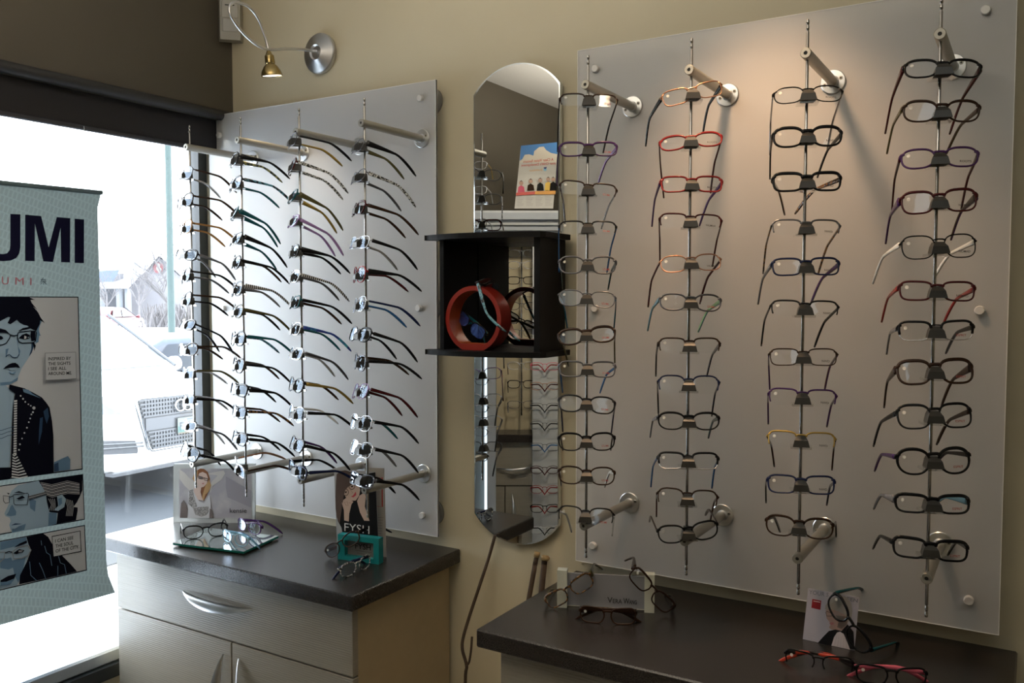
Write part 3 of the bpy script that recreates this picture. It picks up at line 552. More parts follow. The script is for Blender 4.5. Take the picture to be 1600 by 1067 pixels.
TAB = [
 [(1.905,-17.9,10.8,-2.4,0.94,-1,-1),(1.83,-18.0,6.2,-3.7,0.94,-1,-1),(1.756,-22.1,8.5,-2.7,0.95,0,0),(1.682,-9.3,18.5,5.5,0.97,-1,-1),(1.621,-28.3,8.9,-4.9,0.95,0,0),(1.552,-27.2,6.6,-7.9,0.93,0,-1),(1.484,-20.2,27.0,-0.2,0.96,-1,0),(1.413,-13.2,4.3,-4.3,0.95,-2,0),(1.344,-24.2,5.6,-5.4,0.91,-2,0),(1.272,-25.4,9.7,-1.7,0.93,-2,0),(1.197,-22.3,22.1,0.6,0.97,-1,0),(1.121,-13.8,21.0,7.1,0.97,1,-2)],
 [(1.928,-33.8,9.8,1.9,0.99,0,0),(1.864,-27.0,10.4,-2.4,1.0,0,0),(1.787,-40.2,27.0,-1.2,0.97,0,0),(1.718,-30.2,23.1,-1.7,1.0,0,0),(1.656,-32.2,13.6,3.5,0.98,0,0),(1.583,-29.5,10.6,-1.9,0.96,0,0),(1.524,-28.4,14.1,0.6,0.99,0,0),(1.449,-24.7,9.3,-1.8,0.98,-1,0),(1.378,-27.6,11.9,0.7,0.95,-1,0),(1.311,-20.6,11.9,0.8,0.96,-1,0),(1.25,-24.9,9.0,-1.3,0.97,-1,0),(1.178,-23.8,13.6,0.2,1.01,0,0),(1.096,-30.7,-5.5,7.7,0.98,1,-2)],
 [(1.959,-35.8,10.3,1.4,1.02,0,0),(1.894,-41.4,19.0,-1.8,1.04,0,0),(1.819,-39.2,27.1,0.6,1.01,0,0),(1.756,-35.8,27.0,1.9,1.0,0,0),(1.678,-35.4,13.3,0.7,0.99,0,0),(1.615,-34.3,16.8,1.1,0.99,0,0),(1.548,-34.6,14.0,-2.2,1.01,0,0),(1.48,-33.6,15.5,-2.1,1.0,0,0),(1.417,-29.8,20.2,-0.6,0.97,-1,0),(1.335,-28.3,12.1,-1.0,0.99,0,0),(1.26,-25.1,8.9,-0.4,1.0,0,0),(1.181,-30.1,20.4,-0.4,0.99,0,0),(1.114,-22.2,4.7,5.3,1.0,1,-1)],
 [(1.926,-35.7,18.3,4.0,1.02,0,0),(1.853,-33.4,20.4,0.4,1.01,0,0),(1.776,-35.8,16.2,-0.2,1.03,0,0),(1.694,-25.6,16.9,1.1,1.0,0,0),(1.616,-35.2,7.2,0.2,1.02,0,0),(1.543,-35.7,13.3,-3.5,1.02,0,0),(1.471,-24.1,19.4,0.4,1.01,0,0),(1.402,-35.9,7.5,0.5,1.02,0,0),(1.331,-33.9,19.7,-5.3,1.0,0,0),(1.254,-23.8,15.1,-1.7,0.99,-1,0),(1.189,-22.8,18.4,-1.2,1.0,0,0),(1.112,-20.0,15.9,-1.4,1.0,0,0)],
 [(1.963,30.8,25.9,2.1,1.02,-6,0),(1.864,31.6,12.9,-0.6,1.01,-10,0),(1.782,29.7,17.6,6.7,1.01,-7,7),(1.704,28.6,27.7,0.9,1.01,-4,0),(1.627,27.9,10.5,0.6,1.0,-3,2),(1.558,24.6,20.3,3.6,1.0,0,5),(1.482,24.8,19.9,-5.0,1.0,0,5),(1.412,29.3,16.9,0.7,1.01,-9,4),(1.339,25.8,24.2,3.2,1.0,-1,2),(1.26,26.7,8.2,-1.1,1.0,-1,2),(1.189,28.1,12.4,1.3,1.0,-5,2),(1.103,22.8,20.4,2.4,1.0,-2,8)],
 [(1.95,27.8,14.6,-13.2,1.02,-8,-11),(1.86,21.7,27.9,-5.7,1.02,-6,2),(1.778,27.9,19.3,0.1,1.01,-9,-2),(1.707,23.3,23.6,3.2,1.01,-1,2),(1.627,28.8,24.6,-3.5,1.02,-8,-5),(1.551,28.6,15.9,1.6,1.01,-8,-4),(1.467,24.8,20.1,-0.1,1.0,-4,0),(1.391,22.8,22.6,0.1,1.0,-1,1),(1.32,25.4,13.1,-0.2,1.0,-1,-4),(1.242,24.4,23.9,-0.2,1.0,1,-4),(1.167,22.4,20.4,1.9,1.0,-1,0),(1.1,28.8,-4.4,-7.6,1.01,0,-2)],
 [(1.922,19.0,26.3,0.1,1.01,-3,1),(1.847,20.5,13.3,-0.0,1.0,-8,3),(1.767,21.7,9.3,0.1,1.04,-24,16),(1.686,21.2,23.9,1.5,1.01,-6,-1),(1.616,23.5,18.4,-0.7,1.01,-9,-3),(1.54,21.9,21.7,1.2,1.01,-7,-1),(1.453,18.0,20.8,-0.7,1.0,-2,3),(1.379,17.3,19.2,0.9,1.0,0,2),(1.301,14.5,21.7,0.3,1.0,2,5),(1.22,17.5,18.1,-0.9,1.0,1,1),(1.141,11.7,10.5,0.0,1.0,4,8)],
 [(1.938,18.8,25.5,3.7,1.02,-5,-2),(1.868,18.2,9.9,2.6,1.0,-6,0),(1.792,14.0,21.3,-0.3,1.0,0,0),(1.72,16.6,14.5,-2.6,1.0,-4,-2),(1.645,22.1,13.6,-2.0,1.02,-11,-6),(1.571,17.7,13.8,0.9,1.01,-6,-2),(1.504,16.7,9.8,-1.6,1.0,-5,1),(1.436,18.2,21.7,-3.2,1.01,-7,0),(1.361,21.1,20.2,-3.4,1.01,-7,-5),(1.284,21.7,8.5,-3.3,1.01,-9,-2),(1.211,21.2,9.1,-0.6,1.01,-10,-2),(1.133,16.1,9.4,0.9,1.0,0,-6)],
]
# ------------------------------------------------------------------ eyewear
SH = dict(r=(.0238,.0148,3.7), q=(.0236,.0178,3.1), o=(.0242,.0152,2.5), c=(.0240,.0166,2.7), R=(.0236,.0196,2.4), s=(.0242,.0134,3.4), g=(.0242,.0192,3.0))
BR, HW = .0168, .0593
def wrap(p): return Vector((p[0], p[1]+2.0*p[0]*p[0], p[2]))
def lens_outline(sh, side, off=0.0, n=36):
    a, b, e = SH[sh]; cx = side*(BR/2+a); out = []
    for k in range(n):
        t = 2*PI*k/n; c, s = math.cos(t), math.sin(t)
        x = (a+off)*math.copysign(abs(c)**(2/e), c); z = (b+off)*math.copysign(abs(s)**(2/e), s)
        xo = x/a                                    # +1 at the temple side
        if z < 0: x *= 1-.07*(-z/b)
        if z < 0 and xo < 0: x *= 1-.10*(-z/b)
        z += .0012*xo*(1 if z > 0 else .3)
        out.append(Vector((cx+side*x, 0, z)))
    return out
def prof_tube(mb, pts, wid, dep, closed, mi=0, n=8):
    """rounded bar that follows pts in the front plane: wid(i) in-plane half width, dep half depth"""
    N = len(pts); vs = []
    for i, p in enumerate(pts):
        a = pts[(i-1) % N] if (i or closed) else p; b = pts[(i+1) % N] if (i < N-1 or closed) else p
        t = (b-a).normalized(); q = Vector((-t.z, 0, t.x)); w = wid(i)
        for k in range(n):
            an = 2*PI*(k+.5)/n; c, s = math.cos(an), math.sin(an)
            vs.append(wrap(p + q*w*math.copysign(abs(c)**.7, c) + Vector((0, dep*math.copysign(abs(s)**.7, s), 0))))
    fs = [(i*n+k, i*n+(k+1) % n, ((i+1) % N)*n+(k+1) % n, ((i+1) % N)*n+k) for i in range(N if closed else N-1) for k in range(n)]
    if not closed: fs += [tuple(range(n))[::-1], tuple((N-1)*n+k for k in range(n))]
    mb.add(vs, fs, mi)
THK = {'f': (.0010, .0011), 'a': (.0015, .0016), 't': (.0019, .0018), 's': (.0012, .0013), 'b': (.0009, .0010), 'n': (.0015, .0015)}
def front_mesh(style, sh, m1, m2):
    mb = MB(); w, d = THK[style]; N = 36; A_, B_, _ = SH[sh]
    for s in (1, -1):
        o = lens_outline(sh, s, w*.8)
        if style == 's': prof_tube(mb, [o[k % N] for k in range(-2, 21)], lambda i: w*(1.35 if 4 < i < 17 else 1), d, False)
        else:
            up = 1.6 if style in 'at' else 1.25
            prof_tube(mb, o, lambda i: w*(1+(up-1)*max(0, math.sin(2*PI*i/N+.25))), d, True, 1 if style == 'b' else 0)
            if style == 'b': prof_tube(mb, [p+Vector((0,-.0006,.0008)) for p in (o[k % N] for k in range(-1, 20))], lambda i: .0021, .0018, False)
        # end piece
        q = o[3]; e = Vector((s*HW, .0, SH[sh][1]*.45)); hw = .0014 if style in 'fs' else .0026
        prof_tube(mb, [q-Vector((s*.002,0,0)), (q+e)/2+Vector((0,0,.0006)), e], lambda i: hw*(1, 1.1, .95)[i], d*1.15, False)
        mb.box(s*HW-.0018, s*HW+.0018, .0062, .0140, SH[sh][1]*.45-hw, SH[sh][1]*.45+hw, 0, .0005)
    zb = B_*.58; x = BR/2+.0022; bw = w*1.5 if style in 'at' else w*1.25
    prof_tube(mb, [Vector((-x,0,zb-.001)), Vector((-x*.55,0,zb+.0010)), Vector((0,0,zb+.0014)), Vector((x*.55,0,zb+.0010)), Vector((x,0,zb-.001))], lambda i: bw*(1.25, 1.05, .95, 1.05, 1.25)[i], d*1.1, False)
    return mb
def temple_mesh(s, L_, ang, hz, tw, kind):
    """kind: height class; the arm runs back, drops behind the ear and ends in a rounded tip"""
    h0 = {1: .0027, 2: .0046, 3: .0072}[tw]; ln = .138*L_; th = (0, .0013, .0021, .0029)[tw]
    a = math.radians(ang); mb = MB(); n = 18; vs = []; base = Vector((s*HW, .0125, hz))
    ty = -.024-hz+.002
    for i in range(n):
        t = i/(n-1); y = ln*t*.98; z = 0 if t < .54 else ty*((t-.54)/.46)**1.35
        u = .0018*math.sin(t*3.2)
        h = h0+( .0026-h0)*min(1, t/.55) if t < .55 else .0026+.0013*math.sin(min(1,(t-.55)/.42)*PI*.75)
        if i == n-1: h *= .45
        x = -s*(.0022*math.sin(t*PI*.5)) + (s*.0012*math.sin(t*PI))
        tt = th+(.0017-th)*min(1, t/.7)
        for k in range(8):
            an = 2*PI*(k+.5)/8; c, q = math.cos(an), math.sin(an)
            px, pz = x+tt*math.copysign(abs(c)**.5, c), z+u+h*math.copysign(abs(q)**.6, q)
            vs.append(base+Vector((px*math.cos(a)+y*math.sin(a), y*math.cos(a)-px*math.sin(a), pz)))
    fs = []; mi = []
    for i in range(n-1):
        for k in range(8):
            fs.append((i*8+k, i*8+(k+1) % 8, (i+1)*8+(k+1) % 8, (i+1)*8+k)); mi.append(0 if (math.cos(2*PI*(k+1)/8)*s > -.05) else 1)
    fs += [tuple(range(8))[::-1], tuple((n-1)*8+k for k in range(8))]; mi += [0, 0]
    mb.add(vs, fs); mb.m = mi; return mb
PRINTS = {}
def print_mesh(t, m):
    if (t, m.name) not in PRINTS:
        vs, fs, asp = text2d(t, .01); hgt = .0040; w = min(.019, hgt*asp)
        me = bpy.data.meshes.new('lens_print'); me.from_pydata([((u-.5)*w, 0, (v-.5)*hgt) for u, v in vs], [], fs); me.materials.append(m); PRINTS[(t, m.name)] = me
    return PRINTS[(t, m.name)]
ink_d = pm('print_dark', L(.02,.02,.02), .5); ink_r = pm('print_red', L(.35,.05,.04), .5)
st_me = bpy.data.meshes.new('round_sticker'); st_me.from_pydata([(.0030*math.cos(2*PI*k/14), 0, .0030*math.sin(2*PI*k/14)) for k in range(14)], [], [tuple(range(14))]); st_me.materials.append(sticker_m)
FRC = {}
def eyeglasses(label, M, style, sh, fk, ok, ik, tw=1, aR=0, aL=0, LL=1.0, prnt=None, red=False, stick=False, group=None, rim2=None):
    root = thing('eyeglasses', label, 'glasses', (0,0,0), group); root.matrix_world = M; O = (0,0,0)
    fm = EC[fk][0]; key = (style, sh, fk, rim2)
    if key not in FRC:
        fo = front_mesh(style, sh, fm, fm).obj('front_frame', [fm, EC[rim2 or 'S'][0] if style == 'b' else fm], None, True, org=O); FRC[key] = fo.data
    else: fo = bpy.data.objects.new('front_frame', FRC[key]); col.objects.link(fo)
    fo.parent = root
    for s in (1, -1):
        k = ('lens', sh, s)
        if k not in FRC:
            o = lens_outline(sh, s, .0001); c = sum(o, Vector())/len(o); ring = [c+(p-c)*.5 for p in o]
            n = len(o); me = bpy.data.meshes.new('lens')
            me.from_pydata([wrap(p) for p in o]+[wrap(p)+Vector((0,-.0000,0)) for p in ring]+[wrap(c)], [], [(i, (i+1) % n, n+(i+1) % n, n+i) for i in range(n)]+[(n+i, n+(i+1) % n, 2*n) for i in range(n)])
            me.materials.append(lens_m); me.polygons.foreach_set('use_smooth', [True]*len(me.polygons)); FRC[k] = me
        lo = bpy.data.objects.new('lens', FRC[k]); col.objects.link(lo); lo.parent = root
        a, b, _ = SH[sh]
        if s == 1 and prnt:
            q = wrap((BR/2+a+.006, -.0012, -b*.52)); po = bpy.data.objects.new('lens_print', print_mesh(prnt, ink_r if red else ink_d)); col.objects.link(po); po.location = q; po.parent = lo
            po.rotation_euler = (0, 0, math.atan(4*q.x))
        if s == -1 and stick:
            q = wrap((-(BR/2+a*1.62), -.0012, b*.42)); so = bpy.data.objects.new('round_sticker', st_me); col.objects.link(so); so.location = q; so.parent = lo; so.rotation_euler = (0, 0, math.atan(4*q.x))
        temple_mesh(s, LL, aR if s == 1 else aL, b*.45, tw, 0).obj('temple', [EC[ok][0], EC[ik][0]], root, True, org=O)
    return root
def rotm(ps, th, ro):
    return Matrix.Rotation(math.radians(ps), 4, 'Z') @ Matrix.Rotation(-math.radians(th), 4, 'X') @ Matrix.Rotation(math.radians(ro), 4, 'Y')

# ------------------------------------------------------------------ frosted wall panels, rods and arms
def frosted_panel(label, x0, x1, z0, z1, caps):
    P = thing('acrylic_panel', label, 'display panel', ((x0+x1)/2, -.045, z0))
    MB().box(x0, x1, -.048, -.042, z0, z1).obj('frosted_sheet', frost_m, P)
    m = MB(); e = .0012
    m.box(x0, x0+e, -.0486, -.0415, z0, z1).box(x1-e, x1, -.0486, -.0415, z0, z1).box(x0+e, x1-e, -.0486, -.0415, z1-e, z1).box(x0+e, x1-e, -.0486, -.0415, z0, z0+e); m.obj('polished_edge', edge_m, P)
    for px, py in caps:
        q = gy(px, py, -.056); q = Vector((q.x, 0, q.z))
        so = MB().lathe(q, (0,-1,0), [(.0003,.0),(.0004,.037),(.004,.037),(.006,.010),(.042,.010)], 28).obj('standoff', alu_m, P, 40)
        o = MB().lathe(q, (0,-1,0), [(.047,.0090),(.055,.0090),(.057,.0075)], 20); sub(o, 'screw_cap', cap_m, so, 40)
    return P
frosted_panel('frosted acrylic wall panel beside the window, holding four eyewear rods', -.0565, .8290, H-.6429, H+.5713, [(340.5,211),(655,153),(347,482),(652.5,481.5),(658,806),(347,757)])
frosted_panel('large frosted acrylic wall panel past the oval mirror, holding four eyewear rods', 1.245, 2.1452, H-.6401, H+.5849, [(929,107),(928.5,482),(925,853),(1540,15),(1530.5,485),(1513.5,939)])
RODX = [.1404,.349,.5654,.7836,1.3867,1.6084,1.8254,2.041]; RY = -.278
RODN = ['rod nearest window','second rod from window','third rod from window','fourth rod from window','first rod past mirror','second rod past mirror','third rod past mirror','fourth rod past mirror']
RODL = ['steel eyewear rod nearest the window, in front of frosted panel','second steel eyewear rod from the window','third steel eyewear rod from the window','steel eyewear rod on the window panel, nearest the black box shelf','first steel eyewear rod past the oval mirror','second steel eyewear rod past the oval mirror','third steel eyewear rod past the oval mirror','steel eyewear rod farthest from the window']
ORD = ['topmost','second','third','fourth','fifth','sixth','seventh','eighth','ninth','tenth','eleventh','twelfth','thirteenth']
for i in range(8):
    x = RODX[i]; z0, z1 = (H-.5452, H+.4846) if i < 4 else (H-.5505, H+.4992)
    R_ = thing('eyewear_rod', RODL[i], 'display rod', (x, RY, z0), 'steel eyewear display rods')
    MB().lathe((x, RY, z0), (0,0,1), [(0,.0024),(.002,.0028),(.008,.0028),(.009,.0022),(.011,.0022),(.012,.0028),(.018,.0028),(.019,.0022),(.021,.0022),(.022,.0028),(z1-z0-.022,.0028),(z1-z0-.021,.0022),(z1-z0-.019,.0022),(z1-z0-.018,.0028),(z1-z0-.012,.0028),(z1-z0-.011,.0022),(z1-z0-.009,.0022),(z1-z0-.008,.0028),(z1-z0-.002,.0028),(z1-z0,.002)], 12).obj('rod', rod_m, R_, 40)
    for za in (z1-.062, z0+.071):
        ar = MB().lathe((x, -.052, za), (0,-1,0), [(0,.0098),(.232,.0098),(.2385,.0098),(.240,.0086),(.2400,.0035),(.236,.0033)], 24).obj('arm', alu_m, R_, 40)
        sub(MB().lathe((x, -.2895, za), (0,-1,0), [(0,.0033),(.0008,.0033)], 12), 'end_hole', dark_m, ar)
        fl = MB().lathe((x, -.048, za), (0,-1,0), [(0,.0245),(.003,.0245),(.0042,.0232),(.0045,.012),(.009,.0100)], 32); sub(fl, 'flange', disc_m, ar, 35)
        for a in (.35, .35+PI):
            m = MB(); m.lathe((x+.0165*math.cos(a), -.0515, za+.0165*math.sin(a)), (0,-1,0), [(0,.0040),(.001,.0040),(.0016,.003)], 12); m.lathe((x+.0165*math.cos(a), -.0526, za+.0165*math.sin(a)), (0,-1,0), [(0,.0022),(.0008,.0022)], 6, 1)
            sub(m, 'screw', [alu_m, dark_m], ar)
    for (zc_, ps, th, ro, LL, aR, aL) in TAB[i]:
        n = Vector((math.sin(math.radians(ps)), -math.cos(math.radians(ps)), 0)); e = Vector((n.y*-1, n.x, 0)); c = Vector((x, RY, zc_))
        m = MB(); q = []
        for zz, w, f in ((-.011,.0148,.030),(.001,.0118,.028),(.0085,.0072,.020)):
            for sx, fy in ((-1,f),(1,f),(1,-.004),(-1,-.004)): q.append(c+e*sx*w*(1 if fy > 0 else .75)+n*fy+Vector((0,0,zz)))
        m.add(q, [(0,3,2,1),(8,9,10,11)]+[(a+j, a+(j+1) % 4, a+4+(j+1) % 4, a+4+j) for a in (0,4) for j in range(4)])
        go = m.obj('grip', grip_m, R_)
        q = []; m = MB()
        for zz in (-.0155, -.011):
            for sx, fy in ((-1,.024),(1,.024),(1,-.006),(-1,-.006)): q.append(c+e*sx*.0185+n*fy+Vector((0,0,zz)))
        m.hexa(q); sub(m, 'clear_lip', gripc_m, go)
# style, shape, front, temple outside, temple inside, temple size, print, red print
S = [
 ['f c U D S 1','a c D D D 1','a q A A A 1','t s K X X 2','a q K K U 1','a q K D K 1','t s K K K 1','a o D D D 1','f q S G S 1','f s U K S 2','f s S U S 1','a q K K K 2'],
 ['a r K K F 3','a r K Q T 2','a r T T T 3','a r K K T 3','a c K K D 2','a q X O X 3','a c G G K 2','a q K T Q 2','a q D K D 2','t r K K K 3','a r K H D 2','a r K K K 2','n r S D C 1'],
 ['f r U K Y 1','n r M Z Z 2','a r T G Y 3','a r V V V 2','a r K K K 3','a r S O U 2','a r T K D 2','a r S 2 T 2','f r S U S 2','a c K Y D 2','f R S K W 2','a r K K P 2','a r N N K 2'],
 ['f o U K G 3','f o U Z U 2','a r M D D 2','f r S K S 2','n q R K M 3','f q S N B 1','a c K K K 2','n q U K D 2','f q V M M 2','f q S K T 2','f q S K X 2','f r U K K 2'],
 ['s r D K D 1 IZUMI','a s P P V 2 IZUMI','s r D S K 1 IZUMI','s r K B B 1 IZUMI','n c U K T 2 IZUMI','f c U T B 1 IZUMI','t o D G G 1 IZUMI','n r U B B 1 IZUMI','n c K N U 1 IZUMI','a c K D K 2 IZUMI','n c D U W 2 IZUMI','s q K W W 1 IZUMI'],
 ['f r C K K 2','a o R M M 1 ROOTS','n r R P P 2 ROOTS','s r M M M 1 VALMAX','f c C M M 1 VALMAX','n o U J E 2 IZUMI','s r D K U 2','s q N K N 1','a o K X T 2','b r K B B 1','s q D M D 1','n c K D D 1'],
 ['f c K S K 1 ROOTS','t c K K K 2 NWD','t r K D H 2 NWD','s r U H H 1 NWD','n r N X P 2 NWD','s r K K K 1 NWD','f r D P M 1 NWD','s r P P P 1 NWD','s r Y D M 1 NWD','n r N K N 1 NWD','a c D K X 1'],
 ['a c K M M 3','a c D G D 2','n c P M M 2 ROOTS','a q M P D 3 NOMAD','f g K W W 2 NOMAD','n r M R R 2 NOMAD','b r K X K 2 ESPRIT','t g D D D 3 ESPRIT','a g K K D 2 ESPRIT','t R K P K 2 ESPRIT','t s K X J 3 ESPRIT','t r K K K 2 ESPRIT']]
RW = {'f':'wire-rim','a':'full-rim','t':'thick-rimmed','s':'half-rim','b':'browline','n':'slim-rimmed'}
for i in range(8):
    for j, tb in enumerate(TAB[i]):
        p = S[i][j].split(); zc_, ps, th, ro, LL, aR, aL = tb
        n = Vector((math.sin(math.radians(ps)), -math.cos(math.radians(ps)), 0))
        M = Matrix.Translation(Vector((RODX[i], RY, zc_+.001))+n*.022) @ rotm(ps, th, ro)
        ow, iw = EC[p[3]][1], EC[p[4]][1]
        pos = ORD[j]+' from top' if j else 'topmost'
        if j == len(TAB[i])-1: pos = 'lowest'
        lab = f"{EC[p[2]][1]} {RW[p[0]]} glasses with {ow} temples, {pos}, {RODN[i]}"
        tw = int(p[5]); prn = p[6] if len(p) > 6 else None
        eyeglasses(lab, M, p[0], p[1], p[2], p[3], p[4], tw, aR, aL, LL, prn, prn in ('IZUMI','ESPRIT'), i > 3, 'eyeglasses on the '+RODN[i])
# ------------------------------------------------------------------ counters
ZT = .88
def counter(nm, x0, x1, yf, wlab, clab, split):
    wt = MB().box(x0, x1, yf, -.002, ZT-.038, ZT, 0, .003); tag(wt.obj('worktop', lam_m, None, org=((x0+x1)/2, (yf)/2, ZT-.038)), wlab, 'countertop')
    c0, c1, yb = x0+.045, x1-(.03 if x1 < 1 else .012), yf+.03
    C = thing('cabinet', clab, 'cabinet', ((c0+c1)/2, (yb)/2, 0))
    MB().box(c0, c1, yb+.022, -.014, .09, ZT-.039).obj('carcass', side_m, C)
    MB().box(c0+.02, c1-.02, yb+.07, -.02, 0, .09).obj('plinth', dark_m, C)
    d = MB().box(c0-.004, c1+.004, yb, yb+.02, ZT-.040-.168, ZT-.044, 0, .0015).obj('drawer', cab_m, C)
    def crescent(p, ax, ln, w, out):              # bowed plate pull: straight along one edge
        n = 15; mb = MB(); vs = []
        up = Vector((0,0,-1)) if ax.x else Vector((1,0,0))*out
        for i in range(n):
            t = i/(n-1)*2-1; k = max(0, 1-t*t)
            c = p + ax*(t*ln/2); a = c+Vector((0,-.003-.016*k,0)); b = c+up*(w*k+.001)+Vector((0,-.003-.030*k**.8,0)); m_ = (a+b)/2+Vector((0,-.006*k,0))
            vs += [a, m_, b, b+Vector((0,.002,0)), m_+Vector((0,.002,0)), a+Vector((0,.002,0))]
        fs = [(6*i+k, 6*i+(k+1) % 6, 6*i+6+(k+1) % 6, 6*i+6+k) for i in range(n-1) for k in range(6)]
        return mb.add(vs, fs)
    xm = split
    zc_ = ZT-.125
    o = crescent(Vector(((c0+c1)/2-.02, yb, zc_+.018)), Vector((1,0,0)), .27, .022, 1); sub(o, 'handle', steel_m, d, 50)
    zd = ZT-.212
    for s, xa, xb in ((1, c0-.004, xm-.002), (-1, xm+.002, c1+.004)):
        dd = MB().box(xa, xb, yb, yb+.02, .10, zd, 0, .0015).obj('door', cab_m, C)
        o = crescent(Vector((xm-s*.028, yb, zd-.175)), Vector((0,0,1)), .28, .026, -s); sub(o, 'handle', steel_m, dd, 50)
counter('a', -.088, .872, -.437, 'dark speckled worktop by the window holding the glass tray', 'beige ribbed cabinet with drawer and doors, by the window', .430)
counter('b', 1.222, 2.176, -.452, 'dark speckled worktop past the mirror holding the grey nameplate', 'beige ribbed cabinet past the mirror, beneath the larger panel', 1.69)

# ------------------------------------------------------------------ things on the counters
def base_thing(name, label, cat, p, group=None): return thing(name, label, cat, p, group)
# kensie photo in clear acrylic block
D0 = 2.61
bl_, br_ = gz(270.5, 817, ZT), gz(398, 817, ZT); ux = (br_-bl_).normalized(); nn = Vector((ux.y, -ux.x, 0)); lean = Vector((-nn.x*.06, -nn.y*.06, 1)).normalized()
ks = thing('photo_sign', 'clear acrylic photo sign of auburn-haired woman, behind the glass tray', 'sign', (bl_+br_)/2)
hgt = .178; wd = (br_-bl_).length
MB().hexa([bl_, br_, br_-nn*.012, bl_-nn*.012]+[p+lean*hgt for p in (bl_, br_, br_-nn*.012, bl_-nn*.012)]).obj('acrylic_block', mixmat('milky_acrylic', [(.55,'Diffuse',L(.62,.62,.60),0),(.40,'Transparent',L(.9,.93,.93),0),(.05,'Glossy',L(1,1,1),.05)]), ks)
kp = bl_+nn*.0012; kn = nn.cross(lean).cross(lean) if False else ux.cross(lean)
E_ = zc(265, 715, 9.7); kN = ux.cross(lean).normalized(); kN = kN if kN.dot(CAM-bl_) > 0 else -kN
def kmap(x, y, k): return gplane(x, y, kp+kN*.00013*k, kN)
a = Art(kmap); T = E_
kb = pm('photo_lilac_grey', L(.36,.34,.36), .35, c2=L(.44,.42,.42), nscale=14); sk = pm('photo_skin', L(.60,.45,.38), .35); cr = pm('photo_cream', L(.52,.49,.45), .35); hr = pm('photo_auburn', L(.22,.085,.035), .35); bd = pm('photo_blond', L(.45,.27,.12), .35)
bz = pm('photo_blouse', L(.55,.54,.55), .35); sp = pm('photo_sequins', L(.40,.38,.36), .35, c2=L(.12,.11,.11), nscale=420); bkp = pm('photo_black', L(.006,.006,.008), .5, spec=.2); dkp = pm('photo_taupe', L(.16,.13,.12), .35)
a.poly(T([(140,165),(1243,165),(1232,915),(150,915)]), kb); a.poly(T([(850,280),(1060,400),(1240,500),(1235,760),(880,600),(850,450)]), pm('photo_shadow', L(.29,.275,.30), .35))
a.poly(T([(150,180),(230,230),(300,310),(400,400),(390,470),(310,500),(230,430),(150,320)]), cr); a.poly(T([(580,240),(700,215),(820,195),(842,240),(790,330),(650,430),(620,540),(590,420)]), cr); a.poly(T([(600,250),(730,270),(650,350),(620,400)]), pm('photo_shade2', L(.40,.38,.40), .35))
a.poly(T([(425,185),(470,165),(520,170),(580,220),(612,320),(610,450),(570,560),(515,660),(480,620),(455,540),(480,460),(420,330),(350,330),(385,250)]), hr)
a.poly(T([(345,320),(400,190),(430,200),(415,300),(385,370)]), bd); a.poly(T([(540,430),(600,330),(630,420),(590,520),(540,560),(515,660),(490,600)]), bd)
a.poly(T([(420,300),(450,235),(500,215),(560,245),(582,310),(565,390),(520,440),(470,455),(420,430),(408,360)]), sk); a.poly(T([(375,430),(480,450),(470,520),(490,600),(515,650),(430,640),(365,520)]), sk)
a.poly(T([(280,520),(350,480),(385,560),(440,650),(520,690),(560,640),(600,560),(625,700),(608,915),(275,915),(282,700)]), bz); a.poly(T([(300,500),(350,480),(375,600),(420,740),(360,770),(285,700)]), sp)
a.poly(T([(355,770),(450,745),(590,740),(592,820),(560,870),(480,895),(390,865)]), sp); a.poly(T([(175,690),(215,640),(275,780),(265,913),(155,913)]), dkp); a.poly(T([(608,770),(640,790),(660,913),(602,913)]), dkp)
a.line(T([(428,275),(500,295),(500,325),(455,318),(430,300)]), .8, bkp, True); a.line(T([(515,305),(578,318),(572,348),(525,338)]), .8, bkp, True); a.poly(T([(432,282),(498,298),(496,318),(455,312)]), dkp); a.poly(T([(490,385),(525,380),(515,403),(492,400)]), pm('photo_lips', L(.45,.18,.17), .35))
a.text('kensie', T([(912,768)])[0], T([(1168,768)])[0], T([(912,836)])[0], bkp); a.obj('photo_print', ks)
# tray with three pairs
tr = [gz(x, y, ZT+.010) for x, y in ((270,848),(380.6,861.5),(435,837),(324,824))]
ty = thing('glass_tray', 'square green-edged mirror tray with three pairs of glasses on worktop', 'tray', (sum(tr, Vector())/4).xy.to_3d()+Vector((0,0,ZT)))
MB().prism([p-Vector((0,0,.006)) for p in tr], (0,0,.0055)).obj('glass_plate', greenedge_m, ty); MB().add([p-Vector((0,0,.0004)) for p in tr], [(0,1,2,3)]).obj('mirror_face', tray_m, ty)
m = MB(); cc = sum(tr, Vector())/4
for p in tr: q = p.lerp(cc, .15); m.lathe((q.x,q.y,ZT), (0,0,1), [(0,.005),(.0042,.005)], 12)
m.obj('foot', dark_m, ty)
def lay(label, l, r, zs, st, group=None, tilt=2, sink=0, **kw):
    """open pair standing on a surface: image positions of the two lens centres"""
    p = st.split(); b = SH[p[1]][1]
    A_, B_ = gz(l[0], l[1], zs+b), gz(r[0], r[1], zs+b); x = (B_-A_); ps = math.degrees(math.atan2(x.y, x.x)); c = (A_+B_)/2
    M = Matrix.Translation(Vector((c.x, c.y, zs+b+.0022))) @ rotm(ps, tilt, 0)
    return eyeglasses(label, M, p[0], p[1], p[2], p[3], p[4], int(p[5]), kw.get('aR', 0), kw.get('aL', 0), kw.get('LL', 1), kw.get('prnt'), kw.get('red', False), kw.get('stick', False), group)
